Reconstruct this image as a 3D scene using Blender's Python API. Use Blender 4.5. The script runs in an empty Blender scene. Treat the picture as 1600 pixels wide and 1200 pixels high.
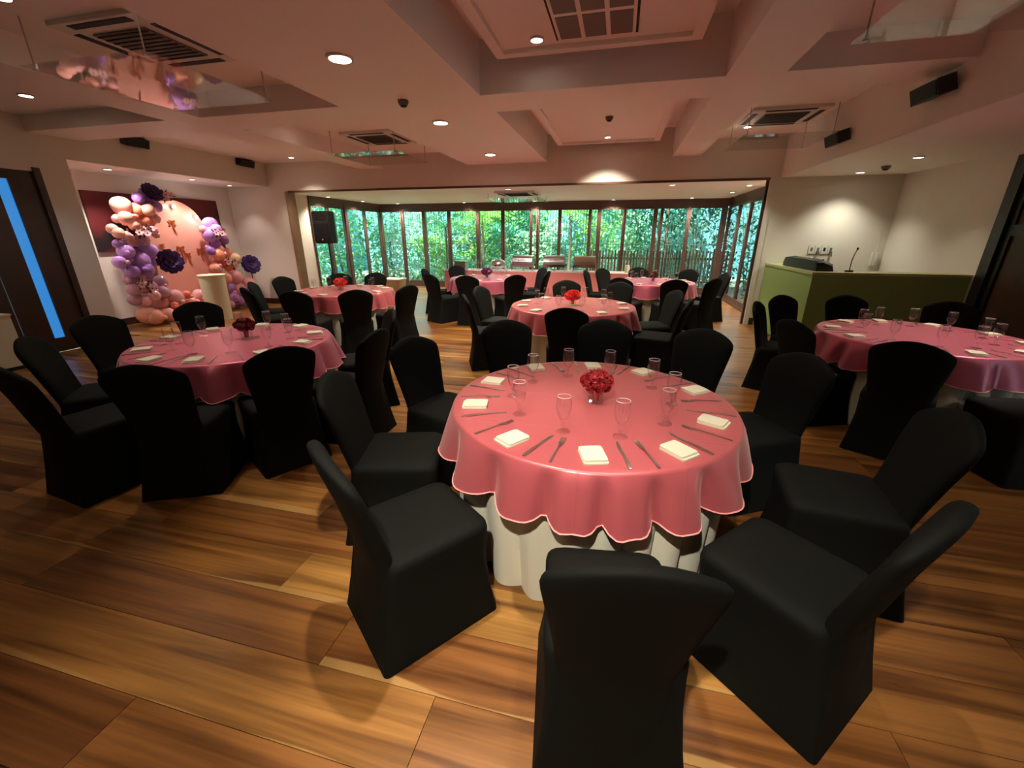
import bpy, math, random
from mathutils import Vector, Matrix
PI = math.pi
R = math.radians
rnd = random.Random(7)
SC = bpy.context.scene
COL = SC.collection

# ---------------------------------------------------------------- camera, world, sun, exposure
cam_d = bpy.data.cameras.new('camera')
cam_d.sensor_width = 36.0
cam_d.lens = 36.0 * 648.35 / 1600.0
cam_d.clip_start = 0.05
cam_d.clip_end = 200
cam = bpy.data.objects.new('camera', cam_d)
COL.objects.link(cam)
cam.location = (0, 0, 1.634)
cam.rotation_euler = (R(90 - 19.815), 0, R(13.844))
SC.camera = cam

w = bpy.data.worlds.new('world')
SC.world = w
w.use_nodes = True
bg = w.node_tree.nodes['Background']
bg.inputs[0].default_value = (0.50, 0.86, 0.95, 1)
bg.inputs[1].default_value = 2.7

sun_d = bpy.data.lights.new('sun', 'SUN')
sun_d.energy = 12.0
sun_d.angle = R(2)
sun_d.color = (1, 0.97, 0.85)
sun = bpy.data.objects.new('sun', sun_d)
COL.objects.link(sun)
sun.rotation_euler = (R(38), 0, R(-18))      # light travels towards +Y, away from the room, over its roof

SC.view_settings.view_transform = 'Standard'
SC.view_settings.look = 'None'
SC.view_settings.gamma = 1.0
SC.view_settings.use_curve_mapping = False
SC.view_settings.exposure = 0.92

WARM = (1.0, 0.89, 0.73)
LAMP = 1.0          # overall gain of the downlights

# ---------------------------------------------------------------- materials
MATS = {}


def mat(name, col=(0.8, 0.8, 0.8), rough=0.6, metal=0.0, spec=0.5, sheen=0.0, coat=0.0,
        emit=None, estr=0.0, noise=None, bump=None, trans=0.0):
    """Plain procedural surface; noise=(scale, amount) varies the colour, bump=(scale, strength) the relief."""
    if name in MATS:
        return MATS[name]
    m = bpy.data.materials.new(name)
    m.use_nodes = True
    nt = m.node_tree
    p = nt.nodes['Principled BSDF']
    p.inputs['Base Color'].default_value = (*col, 1)
    p.inputs['Roughness'].default_value = rough
    p.inputs['Metallic'].default_value = metal
    p.inputs['Specular IOR Level'].default_value = spec
    p.inputs['Sheen Weight'].default_value = sheen
    p.inputs['Coat Weight'].default_value = coat
    p.inputs['Transmission Weight'].default_value = trans
    if emit:
        p.inputs['Emission Color'].default_value = (*emit, 1)
        p.inputs['Emission Strength'].default_value = estr
    tc = None
    if noise or bump:
        tc = nt.nodes.new('ShaderNodeTexCoord')
    if noise:
        n = nt.nodes.new('ShaderNodeTexNoise')
        n.inputs['Scale'].default_value = noise[0]
        n.inputs['Detail'].default_value = 5
        nt.links.new(tc.outputs['Object'], n.inputs['Vector'])
        mx = nt.nodes.new('ShaderNodeMix')
        mx.data_type = 'RGBA'
        a = noise[1]
        mx.inputs[6].default_value = tuple(max(0, c * (1 - a)) for c in col) + (1,)
        mx.inputs[7].default_value = tuple(min(1, c * (1 + a)) for c in col) + (1,)
        nt.links.new(n.outputs['Fac'], mx.inputs[0])
        nt.links.new(mx.outputs[2], p.inputs['Base Color'])
    if bump:
        n2 = nt.nodes.new('ShaderNodeTexNoise')
        n2.inputs['Scale'].default_value = bump[0]
        n2.inputs['Detail'].default_value = 4
        nt.links.new(tc.outputs['Object'], n2.inputs['Vector'])
        b = nt.nodes.new('ShaderNodeBump')
        b.inputs['Strength'].default_value = bump[1]
        b.inputs['Distance'].default_value = 0.01
        nt.links.new(n2.outputs['Fac'], b.inputs['Height'])
        nt.links.new(b.outputs['Normal'], p.inputs['Normal'])
    MATS[name] = m
    return m


def glass_mat(name, tint=(1, 1, 1), rim=0.35, rough=0.03, base=0.05):
    """Thin clear glass: mostly see-through, mirror-like towards grazing angles."""
    m = bpy.data.materials.new(name)
    m.use_nodes = True
    nt = m.node_tree
    nt.nodes.clear()
    out = nt.nodes.new('ShaderNodeOutputMaterial')
    tr = nt.nodes.new('ShaderNodeBsdfTransparent')
    tr.inputs[0].default_value = (*tint, 1)
    gl = nt.nodes.new('ShaderNodeBsdfGlossy')
    gl.inputs['Roughness'].default_value = rough
    lw = nt.nodes.new('ShaderNodeLayerWeight')
    lw.inputs['Blend'].default_value = 0.5
    ma = nt.nodes.new('ShaderNodeMath')
    ma.operation = 'MULTIPLY_ADD'
    ma.inputs[1].default_value = rim
    ma.inputs[2].default_value = base
    ma.use_clamp = True
    pw = nt.nodes.new('ShaderNodeMath')
    pw.operation = 'POWER'
    pw.inputs[1].default_value = 3.0
    nt.links.new(lw.outputs['Facing'], pw.inputs[0])
    nt.links.new(pw.outputs[0], ma.inputs[0])
    mx = nt.nodes.new('ShaderNodeMixShader')
    nt.links.new(ma.outputs[0], mx.inputs[0])
    nt.links.new(tr.outputs[0], mx.inputs[1])
    nt.links.new(gl.outputs[0], mx.inputs[2])
    nt.links.new(mx.outputs[0], out.inputs[0])
    MATS[name] = m
    return m


def wood_floor_mat(name, far=False):
    """Hardwood: per-board tone, long grain, pale sapwood streaks along some board edges."""
    m = bpy.data.materials.new(name)
    m.use_nodes = True
    nt = m.node_tree
    N = nt.nodes.new
    L = nt.links.new
    p = nt.nodes['Principled BSDF']
    tc = N('ShaderNodeTexCoord')
    geo = N('ShaderNodeNewGeometry')
    if far:
        br = N('ShaderNodeTexBrick')
        br.offset = 0.37
        br.inputs['Scale'].default_value = 1.0
        br.inputs['Brick Width'].default_value = 2.2
        br.inputs['Row Height'].default_value = 0.27
        br.inputs['Mortar Size'].default_value = 0.004
        br.inputs['Color1'].default_value = (0, 0, 0, 1)
        br.inputs['Color2'].default_value = (1, 1, 1, 1)
        br.inputs['Mortar'].default_value = (0.2, 0.2, 0.2, 1)
        L(geo.outputs['Position'], br.inputs['Vector'])
        sep = N('ShaderNodeSeparateColor')
        L(br.outputs['Color'], sep.inputs[0])
        rndout = sep.outputs[0]
    else:
        oi = N('ShaderNodeObjectInfo')
        rndout = oi.outputs['Random']
    # shift the grain lookup per board
    sh = N('ShaderNodeCombineXYZ')
    mul = N('ShaderNodeMath'); mul.operation = 'MULTIPLY'; mul.inputs[1].default_value = 37.0
    L(rndout, mul.inputs[0]); L(mul.outputs[0], sh.inputs[0]); L(mul.outputs[0], sh.inputs[1])
    add = N('ShaderNodeVectorMath'); add.operation = 'ADD'
    L(geo.outputs['Position'], add.inputs[0]); L(sh.outputs[0], add.inputs[1])
    mp = N('ShaderNodeMapping'); mp.inputs['Scale'].default_value = (0.42, 8.0, 1.0)
    L(add.outputs[0], mp.inputs['Vector'])
    n1 = N('ShaderNodeTexNoise'); n1.inputs['Scale'].default_value = 1.6; n1.inputs['Detail'].default_value = 6
    n1.inputs['Distortion'].default_value = 0.6
    L(mp.outputs[0], n1.inputs['Vector'])
    mp2 = N('ShaderNodeMapping'); mp2.inputs['Scale'].default_value = (1.5, 60.0, 1.0)
    L(add.outputs[0], mp2.inputs['Vector'])
    n2 = N('ShaderNodeTexNoise'); n2.inputs['Scale'].default_value = 1.0; n2.inputs['Detail'].default_value = 5
    L(mp2.outputs[0], n2.inputs['Vector'])
    # tone per board
    tone = N('ShaderNodeValToRGB')
    e = tone.color_ramp.elements
    e[0].position = 0.0; e[0].color = (0.165, 0.066, 0.020, 1)
    e[1].position = 1.0; e[1].color = (0.33, 0.172, 0.046, 1)
    for pos, c in ((0.25, (0.26, 0.116, 0.031, 1)), (0.5, (0.205, 0.082, 0.023, 1)), (0.78, (0.29, 0.138, 0.037, 1))):
        q = tone.color_ramp.elements.new(pos); q.color = c
    L(rndout, tone.inputs[0])
    # grain darkening
    gr = N('ShaderNodeValToRGB')
    gr.color_ramp.elements[0].position = 0.34; gr.color_ramp.elements[0].color = (0.34, 0.25, 0.20, 1)
    gr.color_ramp.elements[1].position = 0.62; gr.color_ramp.elements[1].color = (1.35, 1.28, 1.12, 1)
    L(n1.outputs['Fac'], gr.inputs[0])
    mx = N('ShaderNodeMix'); mx.data_type = 'RGBA'; mx.blend_type = 'MULTIPLY'; mx.inputs[0].default_value = 0.9
    L(tone.outputs[0], mx.inputs[6]); L(gr.outputs[0], mx.inputs[7])
    mx2 = N('ShaderNodeMix'); mx2.data_type = 'RGBA'; mx2.blend_type = 'OVERLAY'; mx2.inputs[0].default_value = 0.35
    L(mx.outputs[2], mx2.inputs[6]); L(n2.outputs['Fac'], mx2.inputs[7])
    last = mx2.outputs[2]
    if not far:
        # sapwood: pale band where (distance across the board + wander) passes a threshold
        sp = N('ShaderNodeSeparateXYZ'); L(tc.outputs['Generated'], sp.inputs[0])
        mp3 = N('ShaderNodeMapping'); mp3.inputs['Scale'].default_value = (0.55, 0.1, 1)
        L(add.outputs[0], mp3.inputs['Vector'])
        n3 = N('ShaderNodeTexNoise'); n3.inputs['Scale'].default_value = 1.2; n3.inputs['Detail'].default_value = 2
        L(mp3.outputs[0], n3.inputs['Vector'])
        m1 = N('ShaderNodeMath'); m1.operation = 'MULTIPLY_ADD'; m1.inputs[1].default_value = 0.9
        L(n3.outputs['Fac'], m1.inputs[0]); L(sp.outputs[1], m1.inputs[2])
        rr = N('ShaderNodeValToRGB')
        rr.color_ramp.elements[0].position = 0.49; rr.color_ramp.elements[0].color = (1, 1, 1, 1)
        rr.color_ramp.elements[1].position = 0.515; rr.color_ramp.elements[1].color = (0, 0, 0, 1)
        L(m1.outputs[0], rr.inputs[0])
        # only boards with random over a limit show it
        gt = N('ShaderNodeMath'); gt.operation = 'GREATER_THAN'; gt.inputs[1].default_value = 0.5
        L(rndout, gt.inputs[0])
        mm = N('ShaderNodeMath'); mm.operation = 'MULTIPLY'
        L(rr.outputs[0], mm.inputs[0]); L(gt.outputs[0], mm.inputs[1])
        mm2 = N('ShaderNodeMath'); mm2.operation = 'MULTIPLY'; mm2.inputs[1].default_value = 0.8
        L(mm.outputs[0], mm2.inputs[0])
        mx3 = N('ShaderNodeMix'); mx3.data_type = 'RGBA'
        mx3.inputs[7].default_value = (0.46, 0.26, 0.085, 1)
        L(mm2.outputs[0], mx3.inputs[0]); L(last, mx3.inputs[6])
        last = mx3.outputs[2]
    L(last, p.inputs['Base Color'])
    rg = N('ShaderNodeMapRange'); rg.inputs[3].default_value = 0.22; rg.inputs[4].default_value = 0.40
    L(n1.outputs['Fac'], rg.inputs[0]); L(rg.outputs[0], p.inputs['Roughness'])
    bp = N('ShaderNodeBump'); bp.inputs['Strength'].default_value = 0.12; bp.inputs['Distance'].default_value = 0.004
    L(n2.outputs['Fac'], bp.inputs['Height']); L(bp.outputs['Normal'], p.inputs['Normal'])
    p.inputs['Specular IOR Level'].default_value = 0.45
    MATS[name] = m
    return m


def satin_mat(name, col, hi):
    """Satin cloth: smooth sheen, faint pressed creases crossing the top."""
    m = bpy.data.materials.new(name)
    m.use_nodes = True
    nt = m.node_tree
    N = nt.nodes.new
    L = nt.links.new
    p = nt.nodes['Principled BSDF']
    p.inputs['Base Color'].default_value = (*col, 1)
    p.inputs['Roughness'].default_value = 0.33
    p.inputs['Specular IOR Level'].default_value = 0.9
    p.inputs['Metallic'].default_value = 0.38
    p.inputs['Specular Tint'].default_value = (*hi, 1)
    p.inputs['Sheen Weight'].default_value = 0.25
    p.inputs['Sheen Tint'].default_value = (*hi, 1)
    tc = N('ShaderNodeTexCoord')
    sp = N('ShaderNodeSeparateXYZ'); L(tc.outputs['Object'], sp.inputs[0])
    acc = None
    for k, off in ((0, 0.0), (0, 0.42), (1, 0.05), (1, -0.38)):
        a = N('ShaderNodeMath'); a.operation = 'SUBTRACT'; a.inputs[1].default_value = off
        L(sp.outputs[k], a.inputs[0])
        b = N('ShaderNodeMath'); b.operation = 'ABSOLUTE'; L(a.outputs[0], b.inputs[0])
        c = N('ShaderNodeMapRange'); c.inputs[1].default_value = 0.0; c.inputs[2].default_value = 0.008
        c.inputs[3].default_value = 1.0; c.inputs[4].default_value = 0.0
        L(b.outputs[0], c.inputs[0])
        if acc is None:
            acc = c.outputs[0]
        else:
            d = N('ShaderNodeMath'); d.operation = 'MAXIMUM'
            L(acc, d.inputs[0]); L(c.outputs[0], d.inputs[1]); acc = d.outputs[0]
    nz = N('ShaderNodeTexNoise'); nz.inputs['Scale'].default_value = 3.0; nz.inputs['Detail'].default_value = 2
    L(tc.outputs['Object'], nz.inputs['Vector'])
    s = N('ShaderNodeMath'); s.operation = 'MULTIPLY_ADD'; s.inputs[1].default_value = 6.0
    L(nz.outputs['Fac'], s.inputs[0]); L(acc, s.inputs[2])
    bp = N('ShaderNodeBump'); bp.inputs['Strength'].default_value = 0.35; bp.inputs['Distance'].default_value = 0.002
    L(s.outputs[0], bp.inputs['Height']); L(bp.outputs['Normal'], p.inputs['Normal'])
    MATS[name] = m
    return m


def leaf_mat(name, col, trn=0.35):
    m = bpy.data.materials.new(name)
    m.use_nodes = True
    nt = m.node_tree
    nt.nodes.clear()
    N = nt.nodes.new
    L = nt.links.new
    out = N('ShaderNodeOutputMaterial')
    df = N('ShaderNodeBsdfDiffuse'); tl = N('ShaderNodeBsdfTranslucent'); gl = N('ShaderNodeBsdfGlossy')
    gl.inputs['Roughness'].default_value = 0.35
    nz = N('ShaderNodeTexNoise'); nz.inputs['Scale'].default_value = 2.5
    geo = N('ShaderNodeNewGeometry'); L(geo.outputs['Position'], nz.inputs['Vector'])
    mx = N('ShaderNodeMix'); mx.data_type = 'RGBA'
    mx.inputs[6].default_value = tuple(c * 0.5 for c in col) + (1,)
    mx.inputs[7].default_value = tuple(min(1, c * 1.5) for c in col) + (1,)
    L(nz.outputs['Fac'], mx.inputs[0])
    L(mx.outputs[2], df.inputs[0]); L(mx.outputs[2], tl.inputs[0])
    a = N('ShaderNodeMixShader'); a.inputs[0].default_value = trn
    L(df.outputs[0], a.inputs[1]); L(tl.outputs[0], a.inputs[2])
    b = N('ShaderNodeMixShader'); b.inputs[0].default_value = 0.08
    L(a.outputs[0], b.inputs[1]); L(gl.outputs[0], b.inputs[2])
    L(b.outputs[0], out.inputs[0])
    MATS[name] = m
    return m


wall_paint = mat('wall_paint', (0.74, 0.68, 0.60), 0.75, noise=(1.2, 0.03), bump=(60, 0.03))
ceil_paint = mat('ceiling_paint', (0.88, 0.83, 0.77), 0.5, noise=(0.8, 0.03), bump=(40, 0.02))
dark_wood = mat('dark_wood', (0.040, 0.018, 0.011), 0.38, noise=(6, 0.45))
brown_wood = mat('brown_wood', (0.13, 0.055, 0.026), 0.45, noise=(5, 0.4))
door_panel_wood = mat('door_panel_wood', (0.055, 0.028, 0.014), 0.5, noise=(5, 0.4))
jamb_wood = mat('jamb_wood', (0.30, 0.19, 0.10), 0.5, noise=(5, 0.3))
frame_wood = mat('window_frame_wood', (0.085, 0.045, 0.034), 0.42, noise=(6, 0.35))
near_black = mat('black_lacquer', (0.012, 0.011, 0.010), 0.4)
chair_cloth = mat('black_spandex', (0.0048, 0.0056, 0.0046), 0.75, spec=0.14, noise=(8, 0.15))
black_plastic = mat('black_plastic', (0.010, 0.010, 0.011), 0.42, noise=(30, 0.2))
black_mesh = mat('speaker_grille', (0.006, 0.006, 0.007), 0.7, bump=(260, 0.5))
white_cloth = mat('white_underlay_cloth', (0.80, 0.79, 0.64), 0.85, sheen=0.2, bump=(35, 0.05))
napkin_cloth = mat('cream_napkin_cloth', (0.62, 0.60, 0.46), 0.9, sheen=0.1, bump=(120, 0.15))
pink_satin = satin_mat('pink_satin', (0.58, 0.115, 0.135), (1.0, 0.70, 0.66))
pink_satin_cool = satin_mat('pink_satin_cool', (0.60, 0.130, 0.200), (1.0, 0.70, 0.74))
hem_pink = mat('pink_hem_thread', (0.85, 0.36, 0.36), 0.5)
skirt_pink = mat('salmon_skirt_cloth', (0.78, 0.25, 0.20), 0.6, sheen=0.3)
steel = mat('polished_steel', (0.62, 0.60, 0.56), 0.22, metal=1.0)
cutlery_steel = mat('cutlery_steel', (0.55, 0.51, 0.47), 0.32, metal=1.0)
chrome_dull = mat('brushed_steel', (0.50, 0.46, 0.40), 0.35, metal=1.0)
white_plastic = mat('white_plastic', (0.72, 0.69, 0.62), 0.45)
dark_slot = mat('dark_vent_slot', (0.012, 0.010, 0.009), 0.7)
grille_grey = mat('grille_grey', (0.16, 0.135, 0.11), 0.6)
counter_green = mat('olive_green_paint', (0.27, 0.42, 0.12), 0.5, noise=(2, 0.05))
counter_top = mat('pale_green_top', (0.46, 0.50, 0.22), 0.4)
cream_board = mat('cream_board', (0.75, 0.70, 0.50), 0.6)
red_canvas = None
goblet_glass = glass_mat('goblet_glass', (0.99, 0.99, 0.99), 0.62, 0.06, 0.035)
vase_glass = glass_mat('vase_glass', (0.97, 0.97, 0.97), 0.6, 0.02, 0.06)
pane_glass = glass_mat('window_glass', (0.93, 0.97, 0.96), 0.6, 0.01, 0.02)
acrylic = glass_mat('clear_acrylic', (0.95, 0.95, 0.94), 0.45, 0.02, 0.05)
floor_near = wood_floor_mat('hardwood_board')
floor_far = wood_floor_mat('hardwood_boards_far', True)
lamp_glow = mat('lamp_glow', (1, 1, 1), 0.5, emit=(1.0, 0.90, 0.72), estr=22.0)
lamp_glow_small = mat('lamp_glow_small', (1, 1, 1), 0.5, emit=(1.0, 0.90, 0.74), estr=12.0)
blue_glow = mat('blue_daylight_glow', (0.02, 0.05, 0.12), 0.3, emit=(0.05, 0.36, 0.95), estr=0.33)  # emission stands in for blue daylight coming through the glass


# ---------------------------------------------------------------- mesh helpers
class MB:
    def __init__(s):
        s.v = []
        s.f = []

    def add(s, vs, fs):
        o = len(s.v)
        s.v.extend(tuple(p) for p in vs)
        s.f.extend(tuple(i + o for i in f) for f in fs)
        return s

    def box(s, x0, x1, y0, y1, z0, z1, M=None):
        vs = [(x, y, z) for z in (z0, z1) for x, y in ((x0, y0), (x1, y0), (x1, y1), (x0, y1))]
        if M is not None:
            vs = [tuple(M @ Vector(p)) for p in vs]
        return s.add(vs, [(3, 2, 1, 0), (4, 5, 6, 7), (0, 1, 5, 4), (1, 2, 6, 5), (2, 3, 7, 6), (3, 0, 4, 7)])

    def cbox(s, cx, cy, cz, dx, dy, dz, M=None):
        return s.box(cx - dx / 2, cx + dx / 2, cy - dy / 2, cy + dy / 2, cz - dz / 2, cz + dz / 2, M)

    def quad(s, a, b, c, d):
        return s.add([a, b, c, d], [(0, 1, 2, 3)])

    def lathe(s, prof, n=24, c=(0, 0, 0), cap=True, M=None):
        vs = []
        for r, z in prof:
            for k in range(n):
                a = 2 * PI * k / n
                vs.append((c[0] + r * math.cos(a), c[1] + r * math.sin(a), c[2] + z))
        fs = []
        for i in range(len(prof) - 1):
            for k in range(n):
                k2 = (k + 1) % n
                fs.append((i * n + k, i * n + k2, (i + 1) * n + k2, (i + 1) * n + k))
        if cap:
            if prof[0][0] > 1e-5:
                fs.append(tuple(range(n - 1, -1, -1)))
            if prof[-1][0] > 1e-5:
                fs.append(tuple((len(prof) - 1) * n + k for k in range(n)))
        if M is not None:
            vs = [tuple(M @ Vector(p)) for p in vs]
        return s.add(vs, fs)

    def loft(s, secs, cap0=True, cap1=True):
        n = len(secs[0])
        vs = [p for sec in secs for p in sec]
        fs = []
        for i in range(len(secs) - 1):
            for k in range(n):
                k2 = (k + 1) % n
                fs.append((i * n + k, i * n + k2, (i + 1) * n + k2, (i + 1) * n + k))
        if cap0:
            fs.append(tuple(range(n - 1, -1, -1)))
        if cap1:
            fs.append(tuple((len(secs) - 1) * n + k for k in range(n)))
        return s.add(vs, fs)

    def tube(s, pts, r, n=8, close=False):
        pts = [Vector(p) for p in pts]
        secs = []
        m = len(pts)
        for i, p in enumerate(pts):
            if close:
                t = pts[(i + 1) % m] - pts[i - 1]
            else:
                t = pts[min(i + 1, m - 1)] - pts[max(i - 1, 0)]
            t.normalize()
            up = Vector((0, 0, 1)) if abs(t.z) < 0.95 else Vector((1, 0, 0))
            a = t.cross(up).normalized()
            b = a.cross(t)
            rr = r[i] if isinstance(r, (list, tuple)) else r
            secs.append([p + a * rr * math.cos(2 * PI * k / n) + b * rr * math.sin(2 * PI * k / n) for k in range(n)])
        if close:
            secs.append(secs[0])
        return s.loft(secs, not close, not close)

    def sphere(s, c, r, n=12, m=8, sz=1.0, M=None):
        prof = []
        for i in range(m + 1):
            a = -PI / 2 + PI * i / m
            prof.append((max(r * math.cos(a), 1e-4), r * sz * math.sin(a)))
        return s.lathe(prof, n, c, True, M)

    def mesh(s, name, material, smooth=True, angle=40):
        me = bpy.data.meshes.new(name)
        me.from_pydata(s.v, [], s.f)
        me.update()
        if material:
            me.materials.append(material)
        if smooth:
            for p in me.polygons:
                p.use_smooth = True
            if angle:
                me.set_sharp_from_angle(angle=R(angle))
        return me

    def build(s, name, material, parent=None, smooth=True, angle=40):
        return link(name, s.mesh(name, material, smooth, angle), parent)


def link(name, me, parent=None, loc=None):
    o = bpy.data.objects.new(name, me)
    COL.objects.link(o)
    if parent is not None:
        o.parent = parent
    if loc is not None:
        o.location = loc
    return o


def tag(o, label=None, cat=None, group=None, kind=None):
    if label:
        o['label'] = label
    if cat:
        o['category'] = cat
    if group:
        o['group'] = group
    if kind:
        o['kind'] = kind
    return o


def thing(name, label, cat, loc=(0, 0, 0), rz=0.0, group=None):
    o = bpy.data.objects.new(name, None)
    COL.objects.link(o)
    o.empty_display_size = 0.1
    o.location = loc
    o.rotation_euler = (0, 0, rz)
    return tag(o, label, cat, group)


def struct(name, mb, material, smooth=False, label=None):
    o = mb.build(name, material, None, smooth)
    o['kind'] = 'structure'
    if label:
        o['label'] = label
    return o


def dup(root, loc, rz, label, group=None):
    r = root.copy()
    COL.objects.link(r)
    r.location = loc
    r.rotation_euler = (0, 0, rz)
    r['label'] = label
    if group:
        r['group'] = group
    for ch in list(root.children):
        c = ch.copy()
        COL.objects.link(c)
        c.parent = r
        for g in list(ch.children):
            d = g.copy()
            COL.objects.link(d)
            d.parent = c
    return r


def rrect(hx, y0, y1, z, rad=0.04, n=4, inset=0.0):
    """Rounded rectangle section, x in +-hx, y in y0..y1."""
    rad = min(rad, hx * 0.98, (y1 - y0) / 2 * 0.98)
    pts = []
    for cx, cy, a0 in ((hx - rad, y1 - rad, 0), (-hx + rad, y1 - rad, 90), (-hx + rad, y0 + rad, 180), (hx - rad, y0 + rad, 270)):
        for k in range(n + 1):
            a = R(a0 + 90 * k / n)
            pts.append((cx + rad * math.cos(a), cy + rad * math.sin(a), z))
        # one extra point in the middle of the next side
    return pts


# ---------------------------------------------------------------- room constants
ZB, ZP, ZT = 2.94, 3.17, 3.40          # beam soffit, dropped panels, top of coffers
YW = 8.80                               # plane of the wide opening
XL, XR = -7.90, 4.42                    # left wall plane, right wall plane
XN = -9.05                              # back of the left niche
YB = 13.20                              # window wall of the annexe
XAL, XAR = -7.70, 2.80                  # annexe side walls
ZA = 2.55                               # annexe ceiling / lintel
YN = -3.0                               # wall behind the camera

# ---- floor: single boards near, boards by material beyond
fl = MB().box(-9.3, 4.7, YN - 0.1, YB + 0.1, -0.08, -0.021)
floor = struct('floor', fl, floor_far)
W_ = 0.27
planks = {}
y = 0.70 - W_ * 6
row = 0
while y < 5.5:
    x = -8.9 + rnd.uniform(0, 1.2)
    if abs(y - 0.70) < 0.02:
        x = -0.535 - 2.6 * 3
    x0 = XN if y > 5.2 else -7.9
    xs = [x0]
    while x < 4.3:
        if x > x0 + 0.3:
            xs.append(x)
        x += rnd.choice((1.7, 2.1, 2.6, 1.3)) if abs(y - 0.70) >= 0.02 else 2.6
    xs.append(XR)
    if y > -0.6:
        for a, b in zip(xs[:-1], xs[1:]):
            ln = round(b - a, 2)
            dz = rnd.uniform(-0.0006, 0.0006)
            me = MB().box(-(b - a) / 2 + 0.0012, (b - a) / 2 - 0.0012, -W_ / 2 + 0.0014, W_ / 2 - 0.0014, -0.021, 0).mesh('plank', floor_near, False)
            o = link('plank', me, floor, ((a + b) / 2, y + W_ / 2, dz))
    y += W_
    row += 1
YF = y
MB().box(XN, XR, YF, YB + 0.05, -0.021, 0).build('far_boards', floor_far, floor, False)
MB().box(XL, XR, YN, -0.6 - 0.02, -0.021, 0).build('near_boards', floor_far, floor, False)

# ---- ceiling with coffers
XC = [XL, -5.50, -4.97, -3.08, -1.48, 0.78, 1.26, 2.60]
cof = {(0, 0): 3.13, (2, 0): ZP + 0.02, (4, 0): ZT, (6, 0): ZP + 0.02,
       (0, 1): 3.13, (2, 1): ZP + 0.02, (4, 1): ZT, (6, 1): ZP + 0.02}
YC = [YN, 0.75, 4.66, 5.27, YW]         # plain, coffer row 0, beam, coffer row 1
cb = MB()
for j in range(4):
    for i in range(7):
        x0, x1, y0, y1 = XC[i], XC[i + 1], YC[j], YC[j + 1]
        key = (i, {1: 0, 3: 1}.get(j, 9))
        if key in cof:
            zt = cof[key]
            cb.quad((x0, y0, zt), (x0, y1, zt), (x1, y1, zt), (x1, y0, zt))
            if i > 0:
                cb.quad((x0, y0, ZB), (x0, y1, ZB), (x0, y1, zt), (x0, y0, zt))
            if i < 6:
                cb.quad((x1, y0, ZB), (x1, y0, zt), (x1, y1, zt), (x1, y1, ZB))
            cb.quad((x0, y0, ZB), (x0, y0, zt), (x1, y0, zt), (x1, y0, ZB))
            if j != 3:
                cb.quad((x0, y1, ZB), (x1, y1, ZB), (x1, y1, zt), (x0, y1, zt))
        else:
            cb.quad((x0, y0, ZB), (x0, y1, ZB), (x1, y1, ZB), (x1, y0, ZB))
ceiling = struct('ceiling', cb, ceil_paint)
# dropped panels inside the two middle coffers, with a raised rim
for (y0, y1) in ((1.0, 4.50), (5.55, 8.62)):
    pb = MB()
    pb.box(-1.25, 0.53, y0, y1, ZP + 0.035, ZP + 0.09)
    rim = MB()
    for a, b, c, d in ((-1.25, 0.53, y0, y0 + 0.09), (-1.25, 0.53, y1 - 0.09, y1), (-1.25, -1.16, y0 + 0.09, y1 - 0.09), (0.44, 0.53, y0 + 0.09, y1 - 0.09)):
        rim.box(a, b, c, d, ZP, ZP + 0.035)
    q = pb.build('ceiling_panel', ceil_paint, ceiling, False)
    rim.build('panel_rim', ceil_paint, q, False)
    hg = MB()
    for hx in (-1.0, 0.3):
        for hy in (y0 + 0.3, y1 - 0.3):
            hg.box(hx - 0.02, hx + 0.02, hy - 0.02, hy + 0.02, ZP + 0.09, ZT)
    hg.build('panel_hanger', ceil_paint, q, False)
# bulkheads and lower side ceilings
struct('trim_1', MB().box(XL - 0.02, XL, YN, YW, 2.66, 3.30), wall_paint, label='bulkhead face above the left niche')
struct('trim_2', MB().box(2.60, 2.64, YN, YW, 2.56, 3.30), wall_paint, label='bulkhead face along the right side')
cs = MB().box(XN - 0.1, XL - 0.02, YN, YW, 2.66, 2.72).box(2.64, XR + 0.1, YN, YW, 2.56, 2.62)
cs.build('side_soffit', ceil_paint, ceiling, False)
MB().box(XAL - 0.15, XAR + 0.15, YW + 0.16, YB + 0.3, ZA, ZA + 0.06).build('annexe_ceiling', ceil_paint, ceiling, False)
struct('trim_3', MB().box(-9.5, 4.9, YN - 0.3, YB + 0.6, 3.46, 3.60), near_black, label='added roof slab above the ceiling keeping daylight out')

# ---- walls
struct('wall_back', MB().box(XL, 2.64, YW, YW + 0.16, ZA, 3.46)
       .box(XN, -7.47, YW, YW + 0.16, 0, ZA).box(XN, XL, YW, YW + 0.16, ZA, 2.72)
       .box(2.52, XR + 0.1, YW, YW + 0.16, 0, ZA).box(2.64, XR + 0.1, YW, YW + 0.16, ZA, 2.62), wall_paint)
struct('wall_niche', MB().box(XN - 0.1, XN, 5.02, YW + 0.16, 0, 2.72), wall_paint)
struct('wall_left', MB().box(XL - 0.14, XL, 4.65, 5.02, 0, 2.66)
       .box(XN, XL - 0.14, 4.90, 5.02, 0, 2.66)
       .box(XL - 0.14, XL, YN, 3.0, 0, 2.66).box(XL - 0.14, XL, 3.0, 4.65, 2.45, 2.66), wall_paint)
struct('wall_right', MB().box(XR, XR + 0.1, 6.67, YW, 0, 2.62).box(XR, XR + 0.1, YN, 2.2, 0, 2.62).box(XR, XR + 0.1, 2.2, 6.67, 2.50, 2.62), wall_paint)
struct('wall_front', MB().box(-8.1, 4.6, YN - 0.1, YN, 0, 3.46), wall_paint)
struct('wall_annexe_left', MB().box(XAL - 0.12, XAL, YW + 0.16, 9.80, 0, ZA), wall_paint)
struct('wall_annexe_right', MB().box(XAR, XAR + 0.12, YW + 0.16, 10.15, 0, ZA), wall_paint)
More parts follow.
